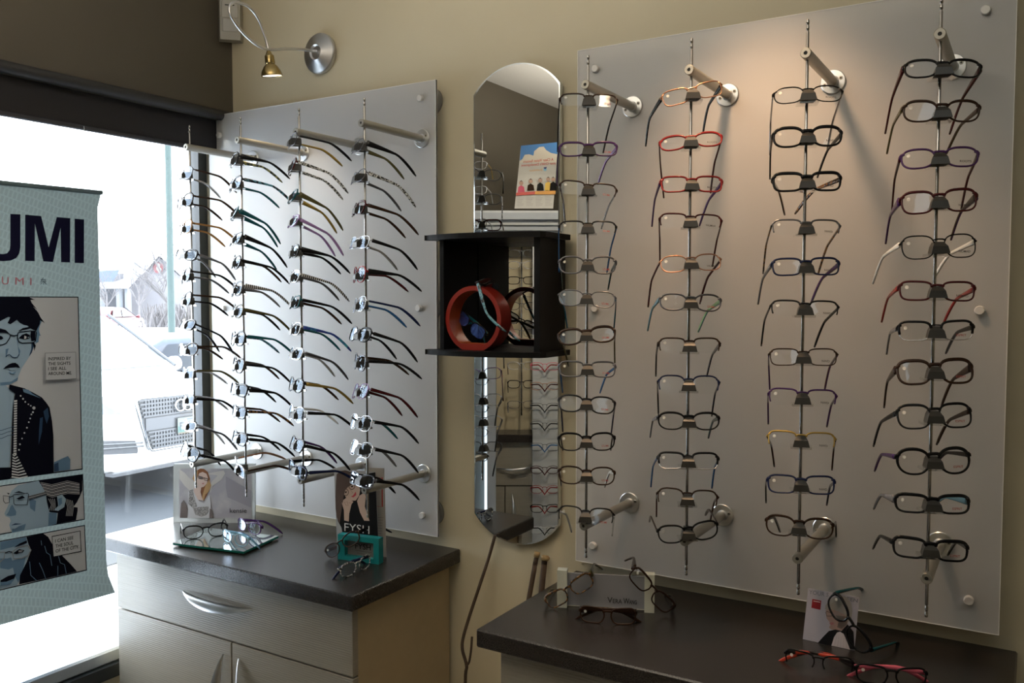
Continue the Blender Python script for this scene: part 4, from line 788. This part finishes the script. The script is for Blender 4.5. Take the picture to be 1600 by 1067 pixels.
def lean_(label, l, r, P, N, st, tilt=0, fwd=.0, **kw):
    """pair propped on its side: lens centres on the plane (P, N)"""
    p = st.split(); A_, B_ = gplane(l[0], l[1], P, N), gplane(r[0], r[1], P, N)
    x = (B_-A_).normalized(); y = -N; y = (y - x*y.dot(x)).normalized(); z = x.cross(y)
    if tilt: R2 = Matrix.Rotation(math.radians(tilt), 3, x); y = R2 @ y; z = R2 @ z
    M = Matrix((x, y, z)).transposed().to_4x4(); M.translation = (A_+B_)/2
    return eyeglasses(label, M, p[0], p[1], p[2], p[3], p[4], int(p[5]), kw.get('aR', 0), kw.get('aL', 0), kw.get('LL', 1), kw.get('prnt'), kw.get('red', False), kw.get('stick', False))
lay('black full-rim glasses at the back of the glass tray', (303,833), (340,829), ZT+.0100, 'a c K K K 1')
lay('purple and clear glasses overhanging the far side of the glass tray', (374,820), (399,828), ZT+.0110, 'n o P K P 2', aR=-70, aL=60)
lay('pale blue wire glasses at the front of the glass tray', (351,838), (378,846), ZT+.0100, 'f o J B J 2', aR=-82, aL=80)
# FYSH display
fl, fr_ = gz(528, 873.5, ZT), gz(592, 882, ZT); fx = (fr_-fl).normalized(); fn = Vector((fx.y, -fx.x, 0)); fh = .066; fw = (fr_-fl).length
fb = thing('brand_block', 'teal framed name block standing on the window worktop', 'name block', (fl+fr_)/2)
def fp(u, v, d=0): return fl + fx*(u*fw) + Vector((0,0,v*fh)) + fn*d
m = MB(); W4 = [(0,0),(1,0),(1,1),(0,1)]; I4 = [(.17,.18),(.87,.18),(.87,.80),(.17,.80)]
vs = [fp(u,v) for u,v in W4]+[fp(u,v) for u,v in I4]+[fp(u,v,-.022) for u,v in W4]+[fp(u,v,-.022) for u,v in I4]
fs = []
for i in range(4): j = (i+1) % 4; fs += [(i,j,4+j,4+i),(8+j,8+i,12+i,12+j),(j,i,8+i,8+j),(4+i,4+j,12+j,12+i)]
m.add(vs, fs).obj('teal_frame', teal_m, fb)
MB().hexa([fp(.17,.18,-.014),fp(.87,.18,-.014),fp(.87,.18,-.018),fp(.17,.18,-.018),fp(.17,.80,-.014),fp(.87,.80,-.014),fp(.87,.80,-.018),fp(.17,.80,-.018)]).obj('clear_insert', pm('grey_insert', L(.20,.19,.185), .3), fb)
a = Art(lambda x, y, k: fp(x, y, -.0136+.00013*k)); a.text('FYSH', (.36,.66), (.74,.66), (.36,.44), bkp, .01); a.poly([(.36,.38),(.76,.36),(.76,.35),(.36,.37)], bkp); a.poly([(.40,.29),(.74,.27),(.74,.24),(.40,.26)], dkp); a.obj('insert_lettering', fb)
Fz = zc(495, 720, 5.333)
cb0, cb1 = fl-fn*.030, fr_-fn*.030; cl = (Vector((0,0,1))-fn*.10).normalized(); cN = fx.cross(cl); cN = cN if cN.dot(CAM-fl) > 0 else -cN
cd = thing('photo_card', 'black photo card of long-haired woman in round glasses, behind teal block', 'card', (cb0+cb1)/2)
def cmap(x, y, k): return gplane(x, y, cb0+cN*.00013*k, cN)
def cfoot(pt, nm): p = cmap(pt[0], pt[1], 0); return p
tl, tr_ = cmap(*Fz([(143,58)])[0], 0), cmap(*Fz([(488,95)])[0], 0); dl = cmap(*Fz([(168,700)])[0], 0); dr = cmap(*Fz([(516,740)])[0], 0)
dl = tl+(dl-tl)*((tl.z-ZT-.001)/(tl.z-dl.z)); dr = tr_+(dr-tr_)*((tr_.z-ZT-.001)/(tr_.z-dr.z))
MB().prism([dl, dr, tr_, tl], -cN*.0008).obj('card_stock', pm('card_grey', L(.40,.40,.42), .35), cd)
a = Art(cmap)
a.poly(Fz([(165,112),(195,85),(235,78),(300,98),(345,120),(488,95),(500,400),(514,690),(220,690),(213,600),(205,555),(175,500),(157,400),(155,300),(160,200)]), bkp)
a.poly(Fz([(165,112),(195,85),(235,78),(300,105),(330,170),(250,190),(225,260),(215,330),(205,420),(190,520),(165,470),(155,330)]), pm('photo_dark_hair', L(.12,.085,.075), .5, spec=.2))
a.poly(Fz([(222,230),(245,195),(300,170),(345,190),(362,240),(352,290),(325,330),(285,332),(245,310),(228,280)]), sk); a.poly(Fz([(335,335),(355,290),(400,260),(408,300),(400,380),(440,500),(395,498),(360,430)]), sk)
a.poly(Fz([(208,350),(222,325),(245,308),(275,325),(305,340),(290,360),(280,400),(270,440),(266,505),(228,496),(226,410)]), sk); a.line(Fz([(230,345),(255,340),(262,375),(245,372)]), .5, hr, True); a.line(Fz([(268,350),(285,352)]), .5, hr)
a.line([(Fz([(240+24*math.cos(2*PI*k/16), 262+28*math.sin(2*PI*k/16))])[0]) for k in range(16)], .8, bkp, True); a.line([(Fz([(292+24*math.cos(2*PI*k/16), 212+26*math.sin(2*PI*k/16))])[0]) for k in range(16)], .8, bkp, True)
a.poly(Fz([(233,258),(248,252),(250,264),(238,268)]), bkp); a.poly(Fz([(283,212),(300,204),(302,216),(288,220)]), bkp); a.poly(Fz([(285,298),(305,285),(325,255),(328,285),(305,304)]), pm('photo_red_lips', L(.50,.05,.07), .35)); a.line(Fz([(280,240),(300,268),(288,272)]), .4, hr)
a.poly(Fz([(205,300),(215,225),(235,180),(280,150),(330,150),(362,185),(372,225),(345,205),(300,195),(262,215),(236,245),(225,290),(215,360)]), MAT['photo_dark_hair'])
a.text('FYSH', *Fz([(230,517),(438,543),(230,584)]), pm('photo_white', L(.75,.75,.75), .35), -.004); a.line(Fz([(235,597),(430,622)]), .5, kb); a.obj('card_print', cd)
b2 = thing('brochure', 'beige brochure with red outline standing behind the black photo card', 'brochure', cb1-fn*.02); c2 = cb0-fn*.03; w2 = lambda x, y, k=0: gplane(x, y, c2+fn*.00013*k, fn)
tl, tr_, dl, dr = [w2(*Fz([p])[0]) for p in ((400,55),(560,62),(420,700),(578,716))]; dl.z = dr.z = ZT+.001
MB().prism([dl, dr, tr_, tl], -fn*.0015).obj('brochure_stock', pm('brochure_beige', L(.42,.39,.35), .45), b2)
a = Art(w2); a.line(Fz([(480,142),(544,140),(546,382),(490,378)]), 2.0, pm('brochure_red', L(.45,.03,.03), .4), True)
for k in range(9): a.line(Fz([(510,450+k*22),(520+(k*37) % 40,452+k*22)]), .5, dkp)
a.obj('brochure_print', b2)
lean_('maroon glasses hooked over the side of the teal name block', (516.5,861), (549.5,841.5), fl+fn*.012, fn, 'n o D K M 2', tilt=-4, stick=True)
lay('white and black patterned glasses folded before the teal block', (551,889), (567,882), ZT, 'n o Z N N 2', aR=-84, aL=82)
# vera wang stand
vl, vr = gz(878, 949.5, ZT), gz(1014.5, 957.5, ZT); vx = (vr-vl).normalized(); vn = Vector((vx.y, -vx.x, 0)); vw = (vr-vl).length
vs_ = thing('brand_stand', 'grey acrylic nameplate between two ivory posts on the worktop', 'display stand', (vl+vr)/2)
for p, h in ((vl, .083), (vr, .083)):
    q = [p+vx*s-vn*d for s, d in ((-.0108,0),(.0108,0),(.0108,.022),(-.0108,.022))]; MB().hexa(q+[c+Vector((0,0,h)) for c in q]).obj('post', ivory_m, vs_)
q = [vl+vx*.0108-vn*.008, vr-vx*.0108-vn*.008, vr-vx*.0108-vn*.013, vl+vx*.0108-vn*.013]
MB().hexa([c+Vector((0,0,.004)) for c in q]+[c+Vector((0,0,.076)) for c in q]).obj('nameplate', mixmat('smoky_plate', [(.6,'Diffuse',L(.42,.42,.46),0),(.33,'Transparent',L(.9,.9,.9),0),(.07,'Glossy',L(1,1,1),.05)]), vs_)
MB().hexa([c+Vector((0,0,.0028)) for c in q]+[c+Vector((0,0,.0042)) for c in q]).obj('plate_edge', pm('lit_edge', L(.75,.72,.62), .3), vs_)
a = Art(lambda x, y, k: gplane(x, y, vl-vn*(.0070-.00013*k), vn)); ik2 = pm('print_black', L(.01,.01,.012), .4)
a.text('V', (949,932.8), (957,933.3), (949,941.6), ik2, .01); a.text('ERA', (957.5,935.4), (972,936.4), (957.5,942.2), ik2, .01); a.text('W', (974,934.4), (983.5,935), (974,943), ik2, .01); a.text('ANG', (983,937), (995,937.8), (983,943.6), ik2, .01); a.obj('nameplate_lettering', vs_)
lean_('brown tortoiseshell glasses hooked over the ivory post nearer the mirror', (868,936.5), (910.5,911.5), vl+vn*.014, vn, 'a r H G G 3', tilt=-3)
lean_('dark brown glasses hooked over the ivory post farther from the mirror', (1001.5,907), (1034.5,940), vr+vn*.014, vn, 'a r D D K 3', tilt=-3, stick=True)
lay('dark brown glasses lying folded before the grey nameplate', (924.5,962.5), (974.5,965.5), ZT, 'a r D D D 3', aR=-86, aL=84, stick=True)
# your screen card
G_ = zc(1240, 905, 8.54); yl, yr = gz(1254.3, 998.5, ZT+.0005), gz(1335, 1016, ZT+.0005); yx = (yr-yl).normalized(); yn = Vector((yx.y, -yx.x, 0)); yc = (Vector((0,0,1))-yn*.22).normalized(); yN = yx.cross(yc); yN = yN if yN.dot(CAM-yl) > 0 else -yN
yd = thing('photo_card', 'pale lilac photo card with small red square, leaning under glasses', 'card', (yl+yr)/2)
ymap = lambda x, y, k=0: gplane(x, y, yl+yN*.00013*k, yN)
MB().prism([yl, yr, ymap(1342.5,933.7), ymap(1262.8,918.8)], -yN*.001).obj('card_stock', pm('card_lilac', L(.40,.39,.46), .35), yd)
a = Art(ymap); gk = pm('card_grey_ink', L(.16,.17,.20), .4)
a.poly(G_([(250,262),(370,285),(357,408),(237,380)]), pm('card_red', L(.25,.012,.02), .4)); a.line(G_([(265,290),(355,306)]), .9, pm('card_white_ink', L(.7,.65,.65), .4))
a.text('YOUR S', *G_([(210,140),(470,182),(205,195)]), gk); a.text('CREEN', *G_([(600,212),(860,262),(594,262)]), gk, .02)
a.poly(G_([(420,400),(425,350),(470,290),(530,240),(620,215),(710,240),(765,310),(785,420),(770,540),(720,570),(650,460)]), pm('photo_ash_hair', L(.30,.29,.27), .35))
a.poly(G_([(428,410),(500,400),(600,430),(700,490),(710,600),(660,680),(560,690),(490,660),(470,640),(500,600),(480,570),(440,520)]), pm('photo_dim_skin', L(.34,.24,.22), .35)); a.poly(G_([(560,480),(720,500),(715,600),(640,660),(580,640),(600,560)]), dkp)
a.poly(G_([(475,580),(530,570),(540,600),(495,612)]), pm('photo_dull_lips', L(.36,.15,.17), .35)); a.line(G_([(430,440),(445,430),(520,450),(515,490),(440,490)]), .7, bkp, True)
a.poly(G_([(325,845),(400,760),(470,690),(560,670),(640,690),(720,600),(800,700),(812,940),(500,890)]), bkp); a.poly(G_([(505,885),(540,770),(580,710),(620,698),(670,730),(720,850),(755,940)]), pm('photo_sleeve', L(.52,.48,.52), .35))
for k in range(5): a.line(G_([(540+k*42,890+k*9),(575+k*30,760+k*8)]), .5, kb)
for k in range(3): a.line(G_([(180,715+k*28),(300-k*25,735+k*28)]), .5, kb)
a.obj('card_print', yd)
lean_('black and white edged glasses propped upright against the lilac card', (1309,951.5), (1339,998), gz(1325,1016,ZT)+yN*.012, (yn*.8+yx*-.35).normalized(), 't c K T T 3', tilt=-6, stick=True)
lay('black wire glasses with red banded temples, before the lilac card', (1252,1033.5), (1306,1042), ZT+.003, 's r K 1 1 2', aR=-80, aL=76, stick=True)
lay('black glasses with pink temples nearest the worktop front edge', (1363,1056), (1424,1061), ZT, 'n r K I I 2', aR=-82, aL=80, stick=True)

# ------------------------------------------------------------------ sticks between the cabinets
def stick(name, label, pts, r, ends, fork=None):
    mb = MB().tube(smooth_path([Vector(p) for p in pts], 5), r, 8); o = mb.obj(name, twig_m, None, True, org=pts[0]); tag(o, label, 'branch')
    if ends:
        a, b = Vector(pts[-2]), Vector(pts[-1]); e = MB().tube([b-(b-a).normalized()*.012, b+(b-a).normalized()*.001], r*1.25, 8); oo = e.obj('cut_end', twigend_m, None, True, org=pts[0]); oo.location = (0,0,0); oo.parent = o
    return o
Q = lambda px, py, y: gy(px, py, y)
p0 = Q(722, 1040, -.10)
th_ = stick('thin_branch', 'thin dark curvy branch rising between the cabinets below the mirror', [(p0.x+.004, -.085, 0), (p0.x+.006,-.09,.35), Q(727,1066,-.10), Q(729,1040,-.10), Q(722.5,1015,-.095), Q(724,995,-.085), Q(735,958,-.07), Q(751,910,-.05), Q(764,870,-.035), Q(773.5,836,-.026)], .0042, False)
f_ = MB().tube(smooth_path([Q(729,1040,-.10), Q(733,1034,-.105), Q(736,1015,-.11), Q(737.5,995,-.11)]), .003, 6).obj('fork', twig_m, None, True, org=(p0.x+.004, -.085, 0)); f_.location = (0,0,0); f_.parent = th_
a0 = Q(826, 938, -.045); a1 = Q(839.5, 863, -.02); d = (a0-a1)/(a1.z-a0.z)
stick('cut_branch', 'brown cut stick nearer the mirror behind the second worktop edge', [a0+d*a0.z, a0, a1.lerp(a0, .25), a1], .0065, True)
a0 = Q(846, 925, -.045); a1 = Q(851.5, 868, -.02); d = (a0-a1)/(a1.z-a0.z)
tw_ = stick('cut_branch', 'darker forked cut stick beside the worktop corner past the mirror', [a0+d*a0.z, a0, a1.lerp(a0, .25), a1], .0078, True)
e = MB().tube([Q(852.5,876,-.022), Q(857.5,871.5,-.024)], [.005,.004], 6).obj('side_stub', twigend_m, None, True, org=a0+d*a0.z); e.location = (0,0,0); e.parent = tw_
# ------------------------------------------------------------------ oval wall mirror and black box shelf
XM0, XM1 = gy(740.5, 470, -.019).x, gy(874, 470, -.019).x; xmc = (XM0+XM1)/2; hw = (XM1-XM0)/2
zt1, zt0 = gy(816, 97, -.019).z, gy(740, 149, -.019).z; zb0, zb1 = gy(740.5, 801, -.019).z, gy(816, 852, -.019).z
def arc(zside, zap, up):
    h = abs(zap-zside); R_ = (hw*hw+h*h)/(2*h); cz = zap-up*R_; a = math.asin(min(1, hw/R_)); a = a if h < hw else PI-a
    return [(xmc+R_*math.sin(t), cz+up*R_*math.cos(t)) for t in [a*(1-2*k/24) for k in range(25)]]
out = arc(zt0, zt1, 1)+list(reversed(arc(zb0, zb1, -1)))
mr = thing('wall_mirror', 'tall frameless wall mirror with arched ends between the two panels', 'mirror', (xmc, -.012, zb1))
MB().prism([(x, -.006, z) for x, z in out], (0,-.0125,0)).obj('mirror_edge', bevel_m, mr)
inn = [(xmc+(x-xmc)*.972, (zt0+zb0)/2+(z-(zt0+zb0)/2)*.994) for x, z in out]
MB().add([(x, MIRY, z) for x, z in inn], [tuple(range(len(inn)))]).obj('mirror_face', mirror_m, mr)
n = len(out); MB().add([(x, -.0186, z) for x, z in out]+[(x, MIRY-.0001, z) for x, z in inn], [(i, (i+1) % n, n+(i+1) % n, n+i) for i in range(n)]).obj('bevelled_rim', bevel_m, mr)
xl, xr_ = .936, 1.196; zt_, zb_2 = gy(720, 369, -.20).z, gy(720, 552, -.20).z
bx = thing('box_shelf', 'black wooden box shelf with curved top and bottom, over the mirror', 'shelf', (xmc, -.02, zb_2))
def plate(z):
    pts = [(xl-.004, -.0215), (xr_+.018, -.0215), (xr_+.018, -.145)]
    for k in range(15):
        t = k/14; x = xr_+.012+(xl-.036-xr_-.012)*t; pts.append((x, -.150-.058*math.sin(PI*(.06+.72*t))**1.0))
    x0 = xl-.036; pts += [(x0-.003,-.190),(x0,-.178),(x0+.010,-.168)]
    return [(x, y, z) for x, y in pts]
MB().prism(plate(zt_-.006), (0,0,.013)).obj('top_board', black_m, bx); MB().prism(plate(zb_2-.007), (0,0,.013)).obj('bottom_board', black_m, bx)
MB().box(xl-.006, xl+.006, -.172, -.0215, zb_2+.006, zt_-.006).obj('side_board', black_m, bx); MB().box(xr_-.012, xr_+.004, -.148, -.0215, zb_2+.006, zt_-.006).obj('side_board', black_m, bx)
# red ring
zf = zb_2+.0062; rc_ = gy(744, 497, -.150); RO = .5*(gy(744,445,-.150).z-zf)*1.02; RC = Vector((rc_.x, -.150, zf+RO*.93))
rg = thing('ring_display', 'red lacquered ring with flat foot and orange inside on box shelf', 'display ring', (RC.x, RC.y, zf))
n = 48; outer = []; inner = []
for k in range(n):
    t = 2*PI*k/n; outer.append((RO*math.cos(t), max(-(RC.z-zf), RO*math.sin(t)))); inner.append((RO*.86*math.cos(t), max(-(RC.z-zf)+.016, RO*.86*math.sin(t))))
m = MB(); Y0, Y1 = -.165, -.118
vs = [(RC.x+x, y, RC.z+z) for lst in (outer, inner) for y in (Y0, Y1) for x, z in lst]
fs = []; mi = []
for i in range(n):
    j = (i+1) % n; fs += [(i, j, 2*n+j, 2*n+i), (n+j, n+i, 3*n+i, 3*n+j), (j, i, n+i, n+j), (2*n+i, 2*n+j, 3*n+j, 3*n+i)]; mi += [0,0,0,1]
m.add(vs, fs); m.m = mi; m.obj('ring_band', [ring_m, ringi_m], rg, 40)
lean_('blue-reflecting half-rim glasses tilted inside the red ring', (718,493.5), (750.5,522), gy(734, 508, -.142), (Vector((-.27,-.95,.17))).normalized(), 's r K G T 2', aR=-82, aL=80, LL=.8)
blue_lens = mixmat('blue_reflection_lens', [(.45,'Transparent',L(.8,.85,1),0),(.35,'Diffuse',L(.05,.10,.42),0),(.20,'Glossy',L(.4,.55,1),.05)])  # blue window reflection painted into the lens as diffuse colour
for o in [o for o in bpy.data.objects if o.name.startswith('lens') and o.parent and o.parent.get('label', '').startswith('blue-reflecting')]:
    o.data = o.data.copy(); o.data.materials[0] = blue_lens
T_ = Vector((.40,-.12,-.90)).normalized(); X_ = Vector((-.42,.85,.30)); X_ = (X_-T_*X_.dot(T_)).normalized(); Z_ = X_.cross(T_)
M_ = Matrix((X_, T_, Z_)).transposed().to_4x4(); M_.translation = gy(762, 443, -.145)
eyeglasses('clear glasses with teal marbled temples hung over the red ring', M_, 's', 'q', 'K', 'Q', 'Q', 2)

# ------------------------------------------------------------------ what the mirror shows: eyewear tower against the window wall
grey_m = pm('tower_grey', L(.33,.35,.38), .45, noise=.04); greyl_m = pm('tower_pale', L(.46,.47,.48), .45, noise=.03); slot_m = pm('tower_light_slot', L(.85,.93,1), .3, emit=1.3); crm = pm('tower_cream', L(.55,.47,.32), .5, noise=.03)
DT = 3.62
tp = vm(805, 700, DT); tower = thing('eyewear_tower', 'grey eyewear display tower by window wall, seen in the mirror', 'display tower', (tp.x, tp.y, 0))
def vbox(px0, py0, px1, py1, d0, d1, mi=0, floor=False):
    def v(px, py, d): return vm(px, py, DT) + Vector((FH.x, -FH.y, 0))*(d-DT)
    c = [v(px0,py1,d0), v(px1,py1,d0), v(px1,py1,d1), v(px0,py1,d1)]; t = [v(px0,py0,d0), v(px1,py0,d0), v(px1,py0,d1), v(px0,py0,d1)]
    for i in range(4): t[i].z = t[0].z; c[i].z = 0 if floor else c[0].z
    return c+t
MB().hexa(vbox(700,336,905,346,DT-.10,DT+.14)).hexa(vbox(700,354,905,362,DT-.07,DT+.14)).obj('header_moulding', grey_m, tower)
MB().hexa(vbox(703,346,902,354,DT-.08,DT+.13)).hexa(vbox(700,330,905,336,DT-.03,DT+.10)).obj('header_band', greyl_m, tower)
MB().hexa(vbox(703,362,757,826,DT+.02,DT+.14,floor=True)).obj('side_column', pm('tower_slate', L(.16,.19,.20), .4), tower)
MB().hexa(vbox(757,375,761.5,815,DT-.01,DT+.12)).obj('light_strip', slot_m, tower)
MB().hexa(vbox(761.5,362,775,826,DT-.05,DT+.14,floor=True)).obj('side_column', grey_m, tower)
MB().hexa(vbox(832,362,905,826,DT-.05,DT+.14,floor=True)).obj('peg_panel', pm('tower_white', L(.50,.51,.51), .4), tower)
MB().hexa(vbox(772,362,836,680,DT+.12,DT+.14)).obj('back_panel', crm, tower)
tt = MB().hexa(vbox(772,678,836,690,DT-.02,DT+.14)).obj('ledge', lam_m, tower)
MB().hexa(vbox(772,690,836,758,DT,DT+.12)).obj('drawer', cab_m, tower); MB().hexa(vbox(772,760,788,835,DT,DT+.12,floor=True)).obj('door', cab_m, tower); MB().hexa(vbox(790,760,836,835,DT,DT+.12,floor=True)).obj('door', cab_m, tower)
def vpt(px, py, d=0): return vm(px, py, DT)+Vector((FH.x, -FH.y, 0))*d
m = MB().tube([vpt(776,731,-.005), vpt(800,733,-.022), vpt(820,731,-.02), vpt(832,728,-.005)], [.002,.007,.006,.002], 8); m.obj('drawer_pull', steel_m, tower, True)
m = MB().tube([vpt(800,771,-.004), vpt(803,790,-.02), vpt(804,812,-.02)], [.002,.007,.007], 8); m.obj('door_pull', steel_m, tower, True)
MB().tube([vpt(815,385,.02), vpt(815,650,.02)], .0032, 8).obj('rod', rod_m, tower, True)
rq = math.atan2(-(RT.y), RT.x)                       # facing of the tower: its width runs along (RT.x, -RT.y)
def tg(px, py, st, lab, off, yaw=0, grp=None):
    p = st.split(); q = vpt(px, py, off); M = Matrix.Translation(q) @ Matrix.Rotation(math.radians(180)+rq+math.radians(yaw), 4, 'Z') @ Matrix.Rotation(math.radians(-14), 4, 'X')
    eyeglasses(lab, M, p[0], p[1], p[2], p[3], p[4], int(p[5]), -88 if px > 840 else 0, 88 if px > 840 else 0, .45 if px > 840 else .62, group=grp)
ks_ = ['f r U K K 1','f o S M M 1','n r K K K 1','f r U B B 1','f o N K K 1']
for i, y in enumerate([396,414,438,458,478,520,571,600,632]): tg(815, y, ks_[i % 5], f'{EC[ks_[i % 5].split()[2]][1]} glasses reflected in mirror, {ORD[i]+" from top" if i else "topmost"} on the tower rod', -.005, 0, 'glasses on the tower rod')
pp = ['f r I R R 1','f o C M M 1','f r U K K 1','f r U K K 1','f r U B B 1','f o M M M 1','f o R R R 1','n r K R R 2','f r S K K 1']
for i, y in enumerate([570,600,632,660,693,728,758,787,820]): tg(850, y, pp[i], f'{EC[pp[i].split()[2]][1]} wire glasses reflected in mirror, {ORD[i]+" from top" if i else "topmost"} on the white panel', -.082, 0, 'glasses on the tower peg panel')
ll = ['f r S Y Y 1','f r S S S 1','f r D S S 1','f r K M M 1','n r U T T 2','f r U S S 1','n r K S S 2']
for i, y in enumerate([267,304,353,593,635,672,710]): tg(741, y, ll[i], f'{EC[ll[i].split()[2]][1]} glasses reflected at the mirror edge, {ORD[i]+" from top" if i else "topmost"} on tower column', -.052 if i > 2 else -.15, 16, 'glasses on the tower side column')
m = MB(); 
for y in (267,304,353): m.tube([vpt(733,y,-.13), vpt(733,y,.02)], .003, 6)
m.tube([vpt(733,240,.02), vpt(733,345,.02)], .004, 6); m.obj('side_pegs', steel_m, tower, True)
# vision poster on top of the tower
H_ = zc(730, 220, 7.113); DP = DT-.03
pst = thing('poster', 'white vision poster with blue sky and children, reflected in the mirror', 'poster', vm(830, 331, DP))
pmap = lambda x, y, k=0: vm(x, y, DP) + Vector((FH.x, -FH.y, 0))*(-.0002-.0002*k)
MB().prism([pmap(*q) for q in H_([(525,752),(955,752),(1012,15),(598,55)])], Vector((FH.x, -FH.y, 0))*.003).obj('poster_board', pm('poster_white', L(.50,.48,.44), .4), pst)
a = Art(pmap); pbl = pm('poster_blue', L(.06,.20,.46), .4); pcl = pm('poster_cloud', L(.62,.56,.46), .4); prd = pm('poster_red', L(.5,.06,.04), .4); por = pm('poster_orange', L(.62,.28,.04), .4); pgy = pm('poster_grey', L(.30,.28,.26), .4)
a.poly(H_([(598,55),(1012,15),(1003,150),(930,135),(880,105),(850,65),(800,70),(745,115),(735,165),(690,150),(640,155),(612,205),(584,220)]), pbl)
a.poly(H_([(612,205),(640,155),(690,150),(735,165),(745,115),(800,70),(850,65),(880,105),(930,135),(1003,150),(1000,240),(584,240)]), pcl)
a.text('A Clear Vision favours', *H_([(960,190),(625,215),(958,222)]), prd, .01); a.text("your Child's Development", *H_([(985,232),(600,258),(983,270)]), prd, .01)
a.text('junior', *H_([(835,308),(685,322),(833,336)]), por); a.dot(*H_([(866,318)])[0], 2.6, pm('poster_sky', L(.2,.5,.7), .4)); a.poly(H_([(850,295),(885,290),(875,315),(855,312)]), pm('poster_navy', L(.04,.05,.2), .4))
for x, y0, c1 in ((600,470,'I'),(705,450,'D'),(812,440,'K'),(900,430,'Y'),(955,430,'K')):
    a.dot(*H_([(x,y0)])[0], 3.4, pm('poster_skin', L(.42,.26,.19), .4), 10); a.poly(H_([(x-22,y0-12),(x,y0-32),(x+22,y0-12),(x+10,y0-18),(x-10,y0-18)]), pm('poster_hair', L(.06,.04,.03), .4))
    a.poly(H_([(x-40,575 if x < 700 else 555),(x-32,y0+45),(x,y0+24),(x+32,y0+45),(x+40,570 if x < 700 else 552)]), EC[c1][0])
a.poly(H_([(545,578),(755,562),(752,597),(541,610)]), prd); a.poly(H_([(755,562),(982,555),(978,596),(752,597)]), por)
for c0_ in (550,655,760,865):
    for k in range(7): a.line(H_([(c0_,620+k*17),(c0_+55+(k*23) % 30,618+k*17)]), .5, pgy)
a.obj('poster_print', pst)

# ------------------------------------------------------------------ light
w_ = bpy.data.worlds.new('winter_sky'); scene.world = w_; w_.use_nodes = True; nt = w_.node_tree; bg = nt.nodes['Background']
tc = nt.nodes.new('ShaderNodeTexCoord'); sp_ = nt.nodes.new('ShaderNodeSeparateXYZ'); rp = nt.nodes.new('ShaderNodeValToRGB')
nt.links.new(tc.outputs['Generated'], sp_.inputs[0]); nt.links.new(sp_.outputs['Z'], rp.inputs['Fac'])
rp.color_ramp.elements[0].color = L(.96,.98,1.0); rp.color_ramp.elements[1].color = L(.72,.86,1.0); nt.links.new(rp.outputs['Color'], bg.inputs['Color'])
bg.inputs['Strength'].default_value = 11.0
def light(name, kind, loc, energy, colr, size=.1, rot=None, sizey=None, spot=None, blend=.5):
    l = bpy.data.lights.new(name, kind); l.energy = energy; l.color = colr
    if kind == 'AREA':
        l.size = size
        if sizey: l.shape = 'RECTANGLE'; l.size_y = sizey
    elif kind in ('POINT', 'SPOT'): l.shadow_soft_size = size
    if spot: l.spot_size = math.radians(spot); l.spot_blend = blend
    o = bpy.data.objects.new(name, l); col.objects.link(o); o.location = loc
    if rot is not None: o.rotation_euler = Vector(rot).to_track_quat('-Z', 'Y').to_euler()
    return o
# ceiling troffers behind the camera
diff = pm('troffer_diffuser', L(.95,1,.93), .4, emit=4.0); trf = pm('troffer_frame', L(.7,.7,.7), .4)
for k, (x, y) in enumerate([(2.42,-1.35),(2.9,-2.9)]):
    t = thing('ceiling_light', ['fluorescent strip ceiling light overhead, reflected in the lenses','farther fluorescent strip ceiling light behind the viewer'][k], 'ceiling light', (x, y, ZC-.03))
    MB().box(x-.10, x+.10, y-.50, y+.50, ZC-.022, ZC-.001).obj('frame', trf, t); MB().box(x-.075, x+.075, y-.46, y+.46, ZC-.026, ZC-.022).obj('diffuser', diff, t); t.rotation_euler = (0, 0, -.6)
light('spot_beam', 'SPOT', ht+ax*.01, 3.0, (1,.78,.52), .02, ax, spot=80, blend=.8)
light('spot_beam', 'SPOT', (1.66, -.38, 2.40), 30.0, (1,.62,.34), .05, (.05,.22,-.75), spot=75, blend=.9)
light('room_fill', 'AREA', (1.15, -1.5, 2.1), 31, (1,.88,.72), 1.0, (0,0,1), 1.0)  # added uplight without a fixture, bounced off the ceiling as fill
light('spot_beam', 'SPOT', (1.0, -.35, 2.45), 46, (1,.88,.68), .05, (-.72,-.92,-1.1), spot=62, blend=.9)  # added spot with no lamp behind it, brightens the mirrored tower
vs2 = scene.view_settings; vs2.view_transform = 'Standard'; vs2.look = 'None'; vs2.exposure = 0; vs2.gamma = 1
cy = scene.cycles; cy.use_denoising = True; cy.max_bounces = 10; cy.transparent_max_bounces = 24; cy.diffuse_bounces = 4; cy.glossy_bounces = 6; cy.transmission_bounces = 8
cy.caustics_reflective = False; cy.caustics_refractive = False; cy.sample_clamp_indirect = 6
